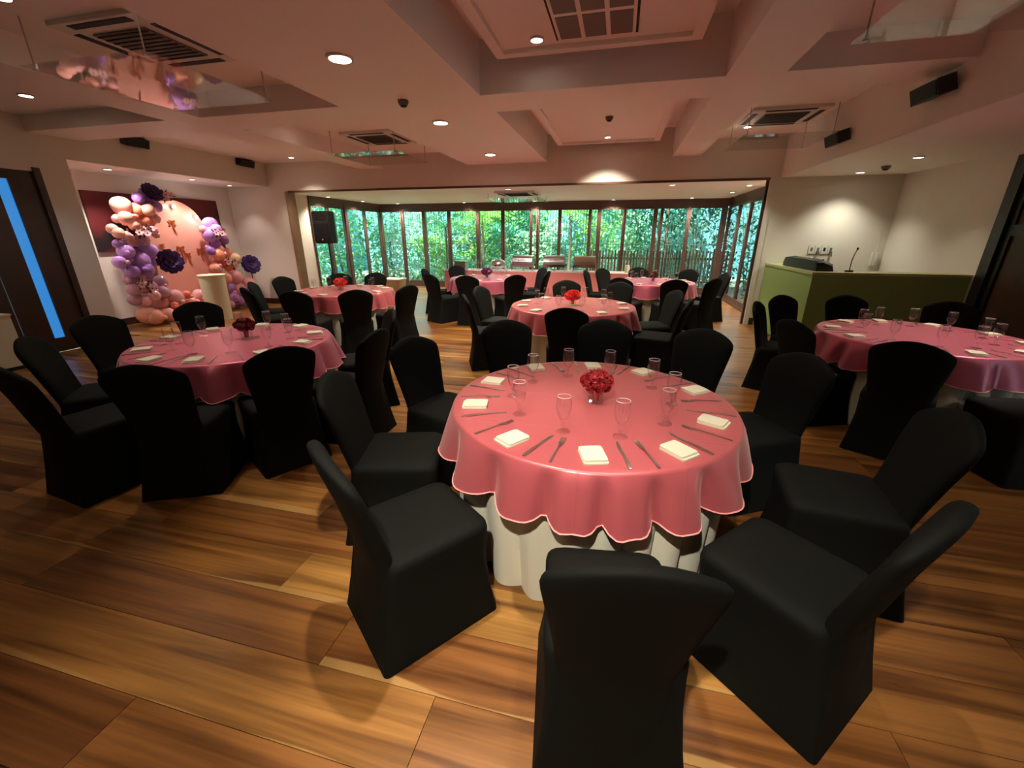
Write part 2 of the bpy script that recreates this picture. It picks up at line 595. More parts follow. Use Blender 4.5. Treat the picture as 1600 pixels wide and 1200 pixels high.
# jambs and track of the sliding partition
struct('trim_4', MB().box(-7.47, -7.39, YW - 0.02, YW + 0.20, 0, ZA), jamb_wood, label='wooden jamb at the left end of the wide opening')
struct('trim_5', MB().box(2.44, 2.52, YW - 0.02, YW + 0.20, 0, ZA), wall_paint, label='pale jamb at the right end of the wide opening')
struct('trim_6', MB().box(2.40, 2.44, YW + 0.03, YW + 0.09, 0, ZA), dark_wood, label='dark groove beside the right jamb')
struct('trim_7', MB().box(-7.39, 2.44, YW - 0.012, YW + 0.06, ZA - 0.025, ZA + 0.012), brown_wood, label='dark partition track under the lintel')
# baseboards
struct('baseboard_niche', MB().box(XN, XN + 0.02, 5.02, YW, 0, 0.13), dark_wood)
struct('baseboard_back', MB().box(XN, -7.47, YW - 0.02, YW, 0, 0.13).box(2.52, 2.60, YW - 0.02, YW, 0, 0.13), dark_wood)
struct('baseboard_left', MB().box(XL, XL + 0.02, 4.65, 5.02, 0, 0.13), dark_wood)
struct('baseboard_right', MB().box(XR - 0.02, XR, 6.80, YW, 0, 0.13), dark_wood)
struct('baseboard_annexe', MB().box(XAR - 0.02, XAR, YW + 0.2, 10.15, 0, 0.13).box(XAL, XAL + 0.02, YW + 0.2, 9.8, 0, 0.13), dark_wood)


# ---- windows of the annexe: framed glass leaves between posts
win_n = [0]


def window(ax, p, a0, a1, z0=0.07, z1=2.36, stile=0.045):
    """A framed glass leaf. ax 'x': runs along X at Y=p; ax 'y': runs along Y at X=p."""
    win_n[0] += 1
    r = bpy.data.objects.new('window_%d' % win_n[0], None)
    COL.objects.link(r)
    r.empty_display_size = 0.1
    r['kind'] = 'structure'
    d = 0.035

    def b(m, u0, u1, v0, v1, t):
        if ax == 'x':
            m.box(u0, u1, p - t, p + t, v0, v1)
        else:
            m.box(p - t, p + t, u0, u1, v0, v1)
    for (u0, u1, v0, v1, nm) in ((a0, a0 + stile, z0, z1, 'stile'), (a1 - stile, a1, z0, z1, 'stile'),
                                 (a0 + stile, a1 - stile, z1 - 0.05, z1, 'rail'), (a0 + stile, a1 - stile, z0, z0 + 0.11, 'rail')):
        m = MB()
        b(m, u0, u1, v0, v1, d)
        m.build(nm, frame_wood, r, False)
    m = MB()
    b(m, a0 + stile, a1 - stile, z0 + 0.11, z1 - 0.05, 0.004)
    m.build('pane', pane_glass, r, False)
    return r


hd = MB().box(XAL - 0.1, XAR + 0.1, YB - 0.05, YB + 0.07, 2.36, ZA).box(XAL - 0.1, XAR + 0.1, YB - 0.06, YB + 0.09, 0, 0.07)
hd.box(XAL - 0.06, XAL + 0.05, 9.80, YB, 2.36, ZA).box(XAL - 0.06, XAL + 0.06, 9.80, YB, 0, 0.07)
hd.box(XAR - 0.05, XAR + 0.06, 10.15, YB, 2.36, ZA).box(XAR - 0.06, XAR + 0.06, 10.15, YB, 0, 0.07)
struct('trim_8', hd, frame_wood, label='dark timber head and sill around the annexe windows')
MX = [-7.70, -6.92, -6.15, -5.30, -4.34, -3.54, -2.65, -2.46, -1.79, -0.90, -0.64, 0.06, 0.91, 1.07, 1.79, 2.66]
for i in range(len(MX) - 1):
    wd = MX[i + 1] - MX[i]
    window('x', YB + (0.02 if i % 2 else -0.012), MX[i], MX[i + 1], stile=0.05 if wd > 0.4 else 0.035)
posts = MB()
for px_ in (-7.70, -6.15, -4.34, -0.64, 0.91, 2.70):
    posts.box(px_ - 0.055, px_ + 0.055, YB - 0.06, YB + 0.05, 0.07, 2.36)
struct('trim_9', posts, frame_wood, label='thick timber posts between the annexe window leaves')
for a0, a1 in ((9.80, 10.50), (10.50, 11.22), (11.32, 12.25), (12.25, 13.13)):
    window('y', XAL, a0, a1)
for a0, a1 in ((10.15, 11.1), (11.1, 12.05), (12.05, 13.13)):
    window('y', XAR, a0, a1)
struct('trim_10', MB().box(XAL - 0.05, XAL + 0.06, 11.21, 11.33, 0, ZA), frame_wood, label='thick post in the left annexe window wall')

# ---- left entrance: dark doors with a narrow lit glass strip
d1 = bpy.data.objects.new('door_1', None); COL.objects.link(d1); d1['kind'] = 'structure'
d1['label'] = 'dark timber door leaf with a narrow blue lit glass strip'
MB().box(XL - 0.08, XL - 0.02, 3.86, 4.17, 0, 2.45).box(XL - 0.08, XL - 0.02, 4.30, 4.58, 0, 2.45).box(XL - 0.08, XL - 0.02, 4.17, 4.30, 0, 0.20).box(XL - 0.08, XL - 0.02, 4.17, 4.30, 2.33, 2.45).build('leaf', dark_wood, d1, False)
MB().box(XL - 0.06, XL - 0.04, 4.17, 4.30, 0.20, 2.33).build('glass_strip', blue_glow, d1, False)
MB().box(XL - 0.10, XL + 0.02, 4.58, 4.66, 0, 2.50).build('frame_post', dark_wood, d1, False)
d2 = bpy.data.objects.new('door_2', None); COL.objects.link(d2); d2['kind'] = 'structure'
d2['label'] = 'plain dark timber door leaf beside the lit strip'
MB().box(XL - 0.08, XL - 0.02, 3.02, 3.85, 0, 2.45).build('leaf', dark_wood, d2, False)

# ---- right side: dark folding screens between black posts
for k in range(4):
    y1 = 6.50 - k * 1.06
    y0 = y1 - 0.90
    dd = bpy.data.objects.new('door_%d' % (k + 3), None); COL.objects.link(dd); dd['kind'] = 'structure'
    dd['label'] = 'dark panelled folding door number %d from the green counter' % (k + 1) if k else 'dark panelled folding door next to the green counter'
    MB().box(XR - 0.02, XR + 0.10, y1, y1 + 0.16, 0, 2.5).build('post', near_black, dd, False)
    MB().box(XR + 0.02, XR + 0.08, y0, y0 + 0.08, 0, 2.5).box(XR + 0.02, XR + 0.08, y1 - 0.08, y1, 0, 2.5).build('stile', near_black, dd, False)
    for z0, z1 in ((0.0, 0.16), (1.62, 1.74), (2.34, 2.5)):
        MB().box(XR + 0.02, XR + 0.08, y0 + 0.08, y1 - 0.08, z0, z1).build('rail', near_black, dd, False)
    for z0, z1 in ((0.16, 1.62), (1.74, 2.34)):
        MB().box(XR + 0.045, XR + 0.065, y0 + 0.08, y1 - 0.08, z0, z1).build('panel', door_panel_wood, dd, False)

# ---------------------------------------------------------------- lamps in the ceilings
def downlight(loc, r, watts, size, label, color=WARM, small=False, blend=0.6, soft=0.05, aim=None):
    t = thing('downlight', label, 'light', loc, 0, 'recessed ceiling downlights')
    MB().lathe([(r * 1.22, 0.0), (r * 1.22, -0.012), (r * 1.0, -0.016), (r * 0.98, -0.002)], 24, cap=False).build('trim_ring', white_plastic, t)
    MB().lathe([(0.0005, -0.006), (r * 0.98, -0.004), (r * 0.98, 0.0)], 24, cap=False).build('lamp_face', lamp_glow_small if small else lamp_glow, t)
    if watts > 0:
        ld = bpy.data.lights.new('downlight_beam', 'SPOT')
        ld.energy = watts * LAMP
        ld.color = color
        ld.spot_size = R(size)
        ld.spot_blend = blend
        ld.shadow_soft_size = soft
        lo = bpy.data.objects.new('downlight_beam', ld)
        COL.objects.link(lo)
        lo.parent = t
        lo.location = (0, 0, -0.035)
        if aim:
            v = Vector(aim) - Vector(loc)
            lo.rotation_euler = v.to_track_quat('-Z', 'Y').to_euler()
    return t


downlight((-2.25, 3.49, ZB), 0.085, 30, 75, 'large bright downlight nearest the camera on the wide beam')
downlight((-2.27, 5.53, ZB), 0.085, 120, 110, 'large bright downlight in the middle of the wide beam')
downlight((-2.30, 7.77, ZB), 0.085, 140, 120, 'large bright downlight at the far end of the wide beam')
downlight((-0.83, 4.25, ZP + 0.035), 0.05, 40, 100, 'dim small downlight beside the central ceiling grille', small=True)
downlight((-0.80, 1.38, ZP + 0.035), 0.05, 125, 60, 'small downlight over the left of the nearest table', soft=0.03)
downlight((0.38, 1.45, ZP + 0.035), 0.05, 50, 66, 'small downlight over the right of the nearest table', soft=0.03)
downlight((0.40, 2.95, ZP + 0.035), 0.05, 30, 80, 'small downlight over the far side of the nearest table', soft=0.03)
downlight((-0.35, 8.25, ZP + 0.035), 0.05, 100, 110, 'small downlight in the far dropped ceiling panel', small=True)
downlight((-0.35, 5.85, ZP + 0.035), 0.05, 130, 95, 'small downlight over the middle pink table', small=True)
downlight((-6.70, 8.23, 3.13), 0.05, 45, 110, 'small downlight in the left bay near the opening', small=True)
downlight((-6.70, 4.07, 3.13), 0.06, 20, 110, 'small downlight in the left bay near the dark doors', color=(0.85, 0.92, 1.0), small=True)
downlight((-8.35, 5.85, 2.66), 0.05, 75, 110, 'niche downlight over the left balloon garland', color=(1, 0.84, 0.76), small=True)
downlight((-8.25, 7.25, 2.66), 0.04, 55, 110, 'niche downlight over the arched backdrop', color=(1, 0.84, 0.76), small=True)
downlight((-8.45, 8.30, 2.66), 0.04, 16, 90, 'niche downlight over the right balloon garland', color=(1, 0.84, 0.76), small=True)
downlight((3.58, 8.36, 2.56), 0.05, 42, 112, 'downlight washing the wall above the green counter', color=(0.97, 0.97, 0.80), small=True, blend=0.9)
downlight((1.75, 7.95, ZP + 0.02), 0.05, 70, 100, 'added downlight in the right coffer lighting the counter side', color=(0.97, 0.97, 0.80), small=True)  # added lamp, brightens the side panel of the counter
downlight((3.57, 6.95, 2.56), 0.05, 14, 100, 'downlight in the right soffit above the counter front', small=True)
downlight((3.45, 4.25, 2.56), 0.05, 95, 66, 'downlight over the pink table by the counter', color=(1, 0.84, 0.70), small=True, aim=(2.95, 4.5, 0.76))
ANX = [(-7.35, 10.15), (-7.35, 11.7), (-6.85, 12.85), (-4.65, 12.85), (-2.5, 12.85), (-0.27, 12.85), (1.75, 12.75), (2.40, 11.3), (2.38, 9.85)]
ANL = ['annexe downlight above the tall loudspeaker', 'second annexe downlight along the left windows', 'annexe downlight at the left window corner',
       'annexe downlight by the windows left of the buffet', 'annexe downlight above the left half of the buffet', 'annexe downlight above the right half of the buffet',
       'annexe downlight above the far right table', 'annexe downlight along the right windows', 'annexe downlight nearest the right jamb']
for (ax_, ay_), lb in zip(ANX, ANL):
    downlight((ax_, ay_, ZA), 0.045, 100, 135, lb, small=True)
# remaining lamps, some of them unseen ones added for fill
downlight((-4.3, 2.65, ZP + 0.02), 0.06, 14, 100, 'downlight in the left coffer beside the air conditioner', small=True)
downlight((-2.25, 0.2, ZB), 0.085, 5, 110, 'unseen fill downlight added on the wide beam beside the camera')  # unseen, added for general fill
downlight((3.5, 1.6, 2.56), 0.06, 30, 110, 'unseen fill downlight added in the right soffit near the camera', small=True)  # unseen, added as fill on the right
downlight((-0.25, -0.45, ZB), 0.06, 200, 52, 'downlight in the ceiling just behind the camera', small=True, soft=0.03, aim=(0.0, 1.62, 0.0))
downlight((-4.6, 6.1, ZP + 0.02), 0.05, 110, 100, 'downlight over the left rear pink table', small=True)
downlight((-3.3, 2.75, ZP + 0.02), 0.05, 50, 55, 'downlight over the left front pink table', small=True)
downlight((-2.4, 9.4, ZA), 0.05, 60, 110, 'annexe downlight over the table with purple flowers', color=(0.95, 0.85, 1.0), small=True)
downlight((0.9, 9.4, ZA), 0.05, 50, 110, 'annexe downlight over the far right table', small=True)

# ---------------------------------------------------------------- air conditioners and clear deflector sheets
def cassette(loc, label):
    t = thing('ceiling_air_conditioner', label, 'air conditioner', loc, 0, 'cassette air conditioners')
    MB().box(-0.46, 0.46, -0.46, 0.46, -0.035, 0).build('panel', white_plastic, t, False)
    for a, b, c, d in ((-0.30, 0.30, -0.43, -0.365), (-0.30, 0.30, 0.365, 0.43), (-0.43, -0.365, -0.30, 0.30), (0.365, 0.43, -0.30, 0.30)):
        MB().box(a, b, c, d, -0.040, -0.034).build('air_slot', dark_slot, t, False)
    g = MB().box(-0.27, 0.27, -0.27, 0.27, -0.048, -0.036).build('grille', grille_grey, t, False)
    for k in range(9):
        yy = -0.24 + k * 0.06
        MB().box(-0.26, 0.26, yy - 0.008, yy + 0.008, -0.054, -0.048).build('slat', dark_slot, g, False)
    return t


def deflector(loc, drop, label, hs=0.62):
    t = thing('air_deflector', label, 'deflector', loc, 0, 'clear sheets hung below the air conditioners')
    MB().box(-hs, hs, -hs, hs, -0.005, 0.005).build('acrylic_sheet', acrylic, t, False)
    for sx in (-1, 1):
        for sy in (-1, 1):
            rod = MB().tube([(sx * (hs - .06), sy * (hs - .06), 0.006), (sx * (hs - .06), sy * (hs - .06), drop)], 0.006, 6).build('rod', chrome_dull, t)
            MB().lathe([(0.018, -0.014), (0.018, -0.006), (0.001, -0.004)], 10, (sx * (hs - .06), sy * (hs - .06), 0)).build('cap', chrome_dull, t)
    return t


for (x, y_, z, lb) in ((-4.0, 3.45, ZP + .02, 'in the left coffer near the camera'), (-4.1, 7.25, ZP + .02, 'in the left coffer by the opening'),
                       (2.02, 7.35, ZP + .02, 'in the right coffer by the counter'), (1.98, 3.35, ZP + .02, 'in the right coffer near the camera')):
    cassette((x, y_, z), 'white cassette air conditioner ' + lb)
    deflector((x, y_, 2.86), z - 2.86, 'clear acrylic sheet hanging on rods ' + lb, 0.62 if x < 0 else 0.56)
cassette((-2.4, 10.35, ZA), 'white cassette air conditioner in the annexe ceiling')
deflector((-2.4, 10.35, ZA - 0.16), 0.12, 'clear acrylic sheet hanging in the annexe')
# long ducted grille in the central panel
t = thing('ceiling_grille', 'long framed air grille set in the central ceiling panel', 'air grille', (-0.33, 2.75, ZP + 0.035))
MB().box(-0.335, 0.335, -1.55, 1.55, -0.012, 0).build('gap_frame', dark_slot, t, False)
MB().box(-0.315, 0.315, -1.53, 1.53, -0.022, -0.010).build('plate', ceil_paint, t, False)
for cx in (-0.205, 0.0, 0.205):
    for k in range(7):
        yy = -1.30 + k * 0.435
        MB().box(cx - 0.085, cx + 0.085, yy - 0.19, yy + 0.19, -0.026, -0.020).build('cell', grille_grey, t, False)
# detectors and sprinkler heads
for loc, lb in (((-2.30, 4.62, ZB), 'dark square smoke detector on the wide beam'), ((3.62, 7.75, 2.56), 'small round smoke detector on the right soffit'),
                ((-0.29, 6.95, ZP + .035), 'small flat detector in the far ceiling panel')):
    t = thing('smoke_detector', lb, 'detector', loc)
    MB().lathe([(0.055, 0), (0.055, -0.02), (0.042, -0.045), (0.001, -0.048)], 20).build('housing', grille_grey, t)
    MB().lathe([(0.030, -0.045), (0.030, -0.058), (0.001, -0.060)], 16).build('sensor', dark_slot, t)
# wall speakers under the bulkheads
for (x, y_, z, s, lb) in ((XL + 0.07, 6.02, 3.055, 1, 'small black speaker on the left bulkhead nearer the camera'), (XL + 0.07, 8.20, 3.055, 1, 'small black speaker on the left bulkhead by the opening'),
                          (2.60 - 0.10, 4.95, 2.80, -1, 'black speaker on the right bulkhead nearer the camera'), (2.60 - 0.08, 6.70, 2.76, -1, 'black speaker on the right bulkhead by the counter')):
    t = thing('wall_speaker', lb, 'speaker', (x, y_, z), 0, 'small wall speakers')
    M = Matrix.Rotation(R(18 * s), 4, 'Y')
    MB().cbox(0, 0, 0, 0.13, 0.36, 0.13, M).build('cabinet', black_plastic, t, False)
    MB().cbox(0.068 * s, 0, 0, 0.006, 0.33, 0.11, M).build('grille', black_mesh, t, False)
    MB().cbox(-0.075 * s, 0, 0.0, 0.06, 0.05, 0.05).build('bracket', black_plastic, t, False)

# ---------------------------------------------------------------- chairs
def chair_meshes():
    secs = []
    for z, hx, yf, yb, rad in ((0.003, 0.238, 0.258, -0.285, 0.020), (0.05, 0.232, 0.252, -0.276, 0.022), (0.16, 0.218, 0.240, -0.258, 0.028),
                               (0.30, 0.208, 0.232, -0.236, 0.036), (0.40, 0.212, 0.240, -0.220, 0.045), (0.445, 0.217, 0.246, -0.210, 0.05),
                               (0.468, 0.214, 0.243, -0.206, 0.055), (0.482, 0.200, 0.230, -0.198, 0.06), (0.490, 0.160, 0.19, -0.17, 0.06), (0.493, 0.08, 0.11, -0.10, 0.05)):
        secs.append(rrect(hx, yb, yf, z, rad, 4))
    s = MB().loft(secs, True, True).mesh('seat_cover', chair_cloth, True, 60)
    secs = []
    prof = ((0.004, 0.226, 0.020, -0.262), (0.10, 0.220, 0.028, -0.240), (0.22, 0.206, 0.036, -0.222), (0.33, 0.192, 0.042, -0.208), (0.43, 0.184, 0.044, -0.200), (0.51, 0.187, 0.042, None), (0.60, 0.200, 0.039, None),
            (0.70, 0.217, 0.036, None), (0.78, 0.229, 0.034, None), (0.820, 0.232, 0.033, None), (0.848, 0.226, 0.032, None), (0.868, 0.208, 0.031, None), (0.886, 0.180, 0.029, None),
            (0.903, 0.146, 0.027, None), (0.918, 0.108, 0.024, None), (0.929, 0.066, 0.019, None), (0.935, 0.026, 0.011, None))
    for z, hx, th, yc in prof:
        if yc is None:
            yc = -0.200 - max(0, z - 0.42) * 0.25 - max(0, z - 0.7) * 0.05
        pts = []
        n = 20
        for k in range(n):
            a = 2 * PI * k / n
            ca, sa = math.cos(a), math.sin(a)
            ex = 0.55
            px = hx * math.copysign(abs(ca) ** ex, ca)
            py = th * math.copysign(abs(sa) ** 0.8, sa)
            # the back is dished a little towards the sitter's shoulders
            pts.append((px, yc + py + 0.05 * (px / 0.224) ** 2 * 0.4, z))
        secs.append(pts)
    b = MB().loft(secs, True, True).mesh('back_cover', chair_cloth, True, 70)
    return s, b


SEAT_ME, BACK_ME = chair_meshes()
FOOT_ME = MB().lathe([(0.014, 0.0), (0.016, 0.004), (0.013, 0.03)], 10).mesh('foot', black_plastic)


def chair(x, y_, rz, label, group):
    t = thing('banquet_chair', label, 'chair', (x, y_, 0), rz, group)
    link('seat_cover', SEAT_ME, t)
    link('back_cover', BACK_ME, t)
    return t


# ---------------------------------------------------------------- tables
TAB = {
    1: dict(c=(-0.09, 2.20), r=0.765, d='the nearest pink table'),
    2: dict(c=(-3.19, 2.86), r=0.765, d='the left front pink table'),
    3: dict(c=(-4.42, 6.18), r=0.80, d='the left rear pink table'),
    4: dict(c=(-0.54, 5.52), r=0.80, d='the middle pink table'),
    5: dict(c=(-2.72, 8.78), r=0.78, d='the purple-flowered far table'),
    6: dict(c=(0.69, 8.84), r=0.78, d='the far right pink table'),
    7: dict(c=(2.76, 4.54), r=0.79, d='the pink table by the counter'),
}
HT = 0.76


def drape(r, z0, hem, amp, freq, seed, n=144, hemvar=0.02, steps=8, top=True, flare=0.02, pw_=0.7):
    """Round cloth: flat top, rounded edge, fall with folds that deepen towards the hem."""
    q = random.Random(seed)
    ph = [q.uniform(0, 2 * PI) for _ in range(6)]
    fr = [freq, freq + 3, max(3, freq - 4), 2 * freq + 1]
    wt = [0.0, 0.14, 0.18, 0.06]

    def wave(a):
        # rounded outward lobes with tighter valleys, of uneven width
        b_ = a + 0.10 * math.sin(2 * a + ph[4]) + 0.06 * math.sin(3 * a + ph[5])
        lobe = 1.0 - 2.0 * (1 - abs(math.sin(freq * b_ / 2 + ph[0]))) ** 1.4
        lobe *= 0.78 + 0.34 * math.sin(3 * a + ph[2]) * math.sin(a + ph[3])
        return 0.85 * lobe + sum(w_ * math.cos(f * b_ + p) for w_, f, p in zip(wt, fr, ph))
    vs, fs = [], []
    rings = []
    if top:
        vs.append((0, 0, z0))
        for rr in (0.25, 0.5, 0.75, 0.92):
            rings.append([(r * rr * math.cos(2 * PI * k / n), r * rr * math.sin(2 * PI * k / n), z0 + 0.0) for k in range(n)])
    for dr, dz in ((-0.012, 0.0), (-0.003, -0.003), (0.002, -0.011)):
        rings.append([((r + dr) * math.cos(2 * PI * k / n), (r + dr) * math.sin(2 * PI * k / n), z0 + dz) for k in range(n)])
    for i in range(1, steps + 1):
        f = i / steps
        ring = []
        for k in range(n):
            a = 2 * PI * k / n
            wv = wave(a)
            rad = r + 0.004 + flare * f + amp * wv * f ** pw_
            hz = hem - hemvar * wv
            ring.append((rad * math.cos(a), rad * math.sin(a), z0 - 0.011 + (hz - z0 + 0.011) * f))
        rings.append(ring)
    base = len(vs)
    for ring in rings:
        vs.extend(ring)
    if top:
        for k in range(n):
            fs.append((0, base + k, base + (k + 1) % n))
    for i in range(len(rings) - 1):
        for k in range(n):
            k2 = (k + 1) % n
            fs.append((base + i * n + k, base + (i + 1) * n + k, base + (i + 1) * n + k2, base + i * n + k2))
    mb = MB()
    mb.v, mb.f = vs, fs
    return mb, rings[-1]


SEATW = ['front', 'front right', 'right front', 'right', 'back right', 'back', 'back left', 'left back', 'left', 'front left']
GOB = MB().lathe([(0.0005, 0.0), (0.034, 0.0), (0.034, 0.003), (0.012, 0.007), (0.006, 0.014), (0.0055, 0.030), (0.009, 0.036), (0.006, 0.042), (0.0075, 0.052), (0.018, 0.066),
                  (0.030, 0.090), (0.0355, 0.118), (0.0362, 0.140), (0.0335, 0.166), (0.0315, 0.178)], 24, cap=False)
GOB_BOWL = MB().lathe([(0.0075, 0.052), (0.018, 0.066), (0.030, 0.090), (0.0355, 0.118), (0.0362, 0.140), (0.0335, 0.166), (0.0315, 0.178), (0.0303, 0.178), (0.0323, 0.166), (0.0350, 0.140), (0.0343, 0.118), (0.0288, 0.091), (0.016, 0.068), (0.001, 0.062)], 24, cap=False).mesh('bowl', goblet_glass)
GOB_STEM = MB().lathe([(0.0005, 0.0), (0.035, 0.0), (0.035, 0.003), (0.013, 0.007), (0.0065, 0.014), (0.0055, 0.030), (0.010, 0.036), (0.0065, 0.042), (0.0075, 0.053), (0.001, 0.056)], 20, cap=False).mesh('stem', goblet_glass)


RIM_HIGHLIGHT_ME = MB().tube([(0.0310 * math.cos(2 * PI * k / 24), 0.0310 * math.sin(2 * PI * k / 24), 0.178) for k in range(24)], 0.0010, 5, True).mesh('rim', mat('rim_highlight', (0.72, 0.70, 0.68), 0.1, spec=0.8))  # pale ring stands in for the highlight along the glass rim


def napkin_meshes():
    a = MB().loft([rrect(0.052, -0.066, 0.066, z, 0.010, 2) for z in (0.0, 0.002, 0.006, 0.008)]).mesh('lower_fold', napkin_cloth)
    b = MB().loft([[(p[0] * 0.97 + 0.0, p[1] * 0.93 + 0.005 + (0 if z < 0.011 else 0.001), z + 0.002 * math.cos(p[0] * 40)) for p in rrect(0.052, -0.066, 0.066, z, 0.012, 2)] for z in (0.0075, 0.010, 0.015, 0.0175)]).mesh('upper_fold', napkin_cloth)
    return a, b


NAP_A, NAP_B = napkin_meshes()


def fork_mesh():
    m = MB()
    m.loft([[(x * w_, y_, z0 + dz) for x, dz in ((-1, 0), (1, 0), (1, 0.0022), (-1, 0.0022))] for y_, w_, z0 in
            ((-0.115, 0.0045, 0.001), (-0.105, 0.0060, 0.001), (-0.06, 0.0042, 0.003), (0.0, 0.0030, 0.006), (0.030, 0.0034, 0.007), (0.045, 0.0095, 0.005), (0.060, 0.0115, 0.002), (0.072, 0.0115, 0.001))])
    h = m.mesh('handle', cutlery_steel)
    tn = MB()
    for k in range(4):
        x = -0.0096 + k * 0.0064
        tn.loft([[(x + sx * 0.0016, y_, z0 + dz) for sx, dz in ((-1, 0), (1, 0), (1, 0.002), (-1, 0.002))] for y_, z0 in ((0.070, 0.001), (0.095, 0.002), (0.112, 0.005))])
    return h, tn.mesh('tines', cutlery_steel)


def knife_mesh():
    h = MB().loft([[(x * w_, y_, 0.001 + dz) for x, dz in ((-1, 0), (1, 0), (1, t_), (-1, t_))] for y_, w_, t_ in
                   ((-0.120, 0.006, 0.004), (-0.110, 0.0078, 0.006), (-0.05, 0.0062, 0.006), (-0.01, 0.0048, 0.005), (0.0, 0.0058, 0.004))]).mesh('handle', cutlery_steel)
    b = MB().loft([[(x0, y_, 0.001), (x1, y_, 0.001), (x1, y_, 0.003), (x0, y_, 0.003)] for y_, x0, x1 in
                   ((0.0, -0.004, 0.004), (0.01, -0.009, 0.0055), (0.06, -0.0095, 0.0055), (0.095, -0.007, 0.0055), (0.115, 0.001, 0.005))]).mesh('blade', cutlery_steel)
    return h, b


FORK = fork_mesh()
KNIFE = knife_mesh()


def bloom_mesh(material):
    m = MB()
    q = random.Random(3)
    for k in range(26):
        a = k * 2.39996
        zc = 1 - (k + 0.5) / 26 * 1.25
        rr = math.sqrt(max(0, 1 - zc * zc))
        nrm = Vector((rr * math.cos(a), rr * math.sin(a), zc))
        side = nrm.cross(Vector((0.3, 0.2, 1))).normalized()
        up = nrm.cross(side)
        c = nrm * 0.019
        tw = q.uniform(-0.8, 0.8)
        s2 = side * math.cos(tw) + up * math.sin(tw)
        u2 = nrm * 0.8 + (up * math.cos(tw) - side * math.sin(tw)) * 0.4
        pts = [c - s2 * 0.006 - nrm * 0.01, c + s2 * 0.006 - nrm * 0.01, c + s2 * 0.013 + u2 * 0.006, c + s2 * 0.005 + u2 * 0.011, c - s2 * 0.004 + u2 * 0.008, c - s2 * 0.013 + u2 * 0.007]
        m.add(pts, [(0, 1, 2, 3, 4, 5)])
    m.sphere((0, 0, 0), 0.018, 8, 6)
    return m.mesh('bloom', material, True, 80)


FLW = {'red': mat('dark_red_petals', (0.30, 0.012, 0.018), 0.6, noise=(60, 0.5)),
       'coral': mat('coral_petals', (0.85, 0.07, 0.05), 0.6, noise=(60, 0.3)),
       'purple': mat('purple_petals', (0.20, 0.02, 0.12), 0.6, noise=(40, 0.7)),
       'maroon': mat('maroon_petals', (0.16, 0.012, 0.012), 0.6, noise=(60, 0.5))}
BLOOM = {k: bloom_mesh(v) for k, v in FLW.items()}
stem_green = mat('stem_green', (0.10, 0.16, 0.04), 0.6)
VASE_ME = None


def flowers(loc, kind, label, s=1.0):
    t = thing('flower_vase', label, 'flowers', loc)
    v = MB()
    secs = [rrect(h, -h, h, z, 0.006, 2) for h, z in ((0.036, 0.001), (0.037, 0.006), (0.038, 0.075), (0.035, 0.075), (0.034, 0.012))]
    v.loft(secs, True, True).build('glass_vase', vase_glass, t)
    MB().lathe([(0.016, 0.012), (0.020, 0.05), (0.028, 0.085)], 10).build('stems', FLW[kind] if kind != 'purple' else stem_green, t)
    k = 0
    q = random.Random(len(label))
    for ring, (n, el, rr) in enumerate(((1, 90, 0.040), (6, 52, 0.046), (9, 14, 0.050), (6, -22, 0.040))):
        for j in range(n):
            a = 2 * PI * (j + 0.3 * ring) / n + q.uniform(-.1, .1)
            e_ = R(el)
            o = link('bloom', BLOOM[kind], t, (rr * s * math.cos(e_) * math.cos(a), rr * s * math.cos(e_) * math.sin(a), 0.112 + rr * s * math.sin(e_) * 0.8))
            o.rotation_euler = (q.uniform(-1, 1), q.uniform(-1, 1), q.uniform(0, 6))
            o.scale = (s,) * 3
    return t


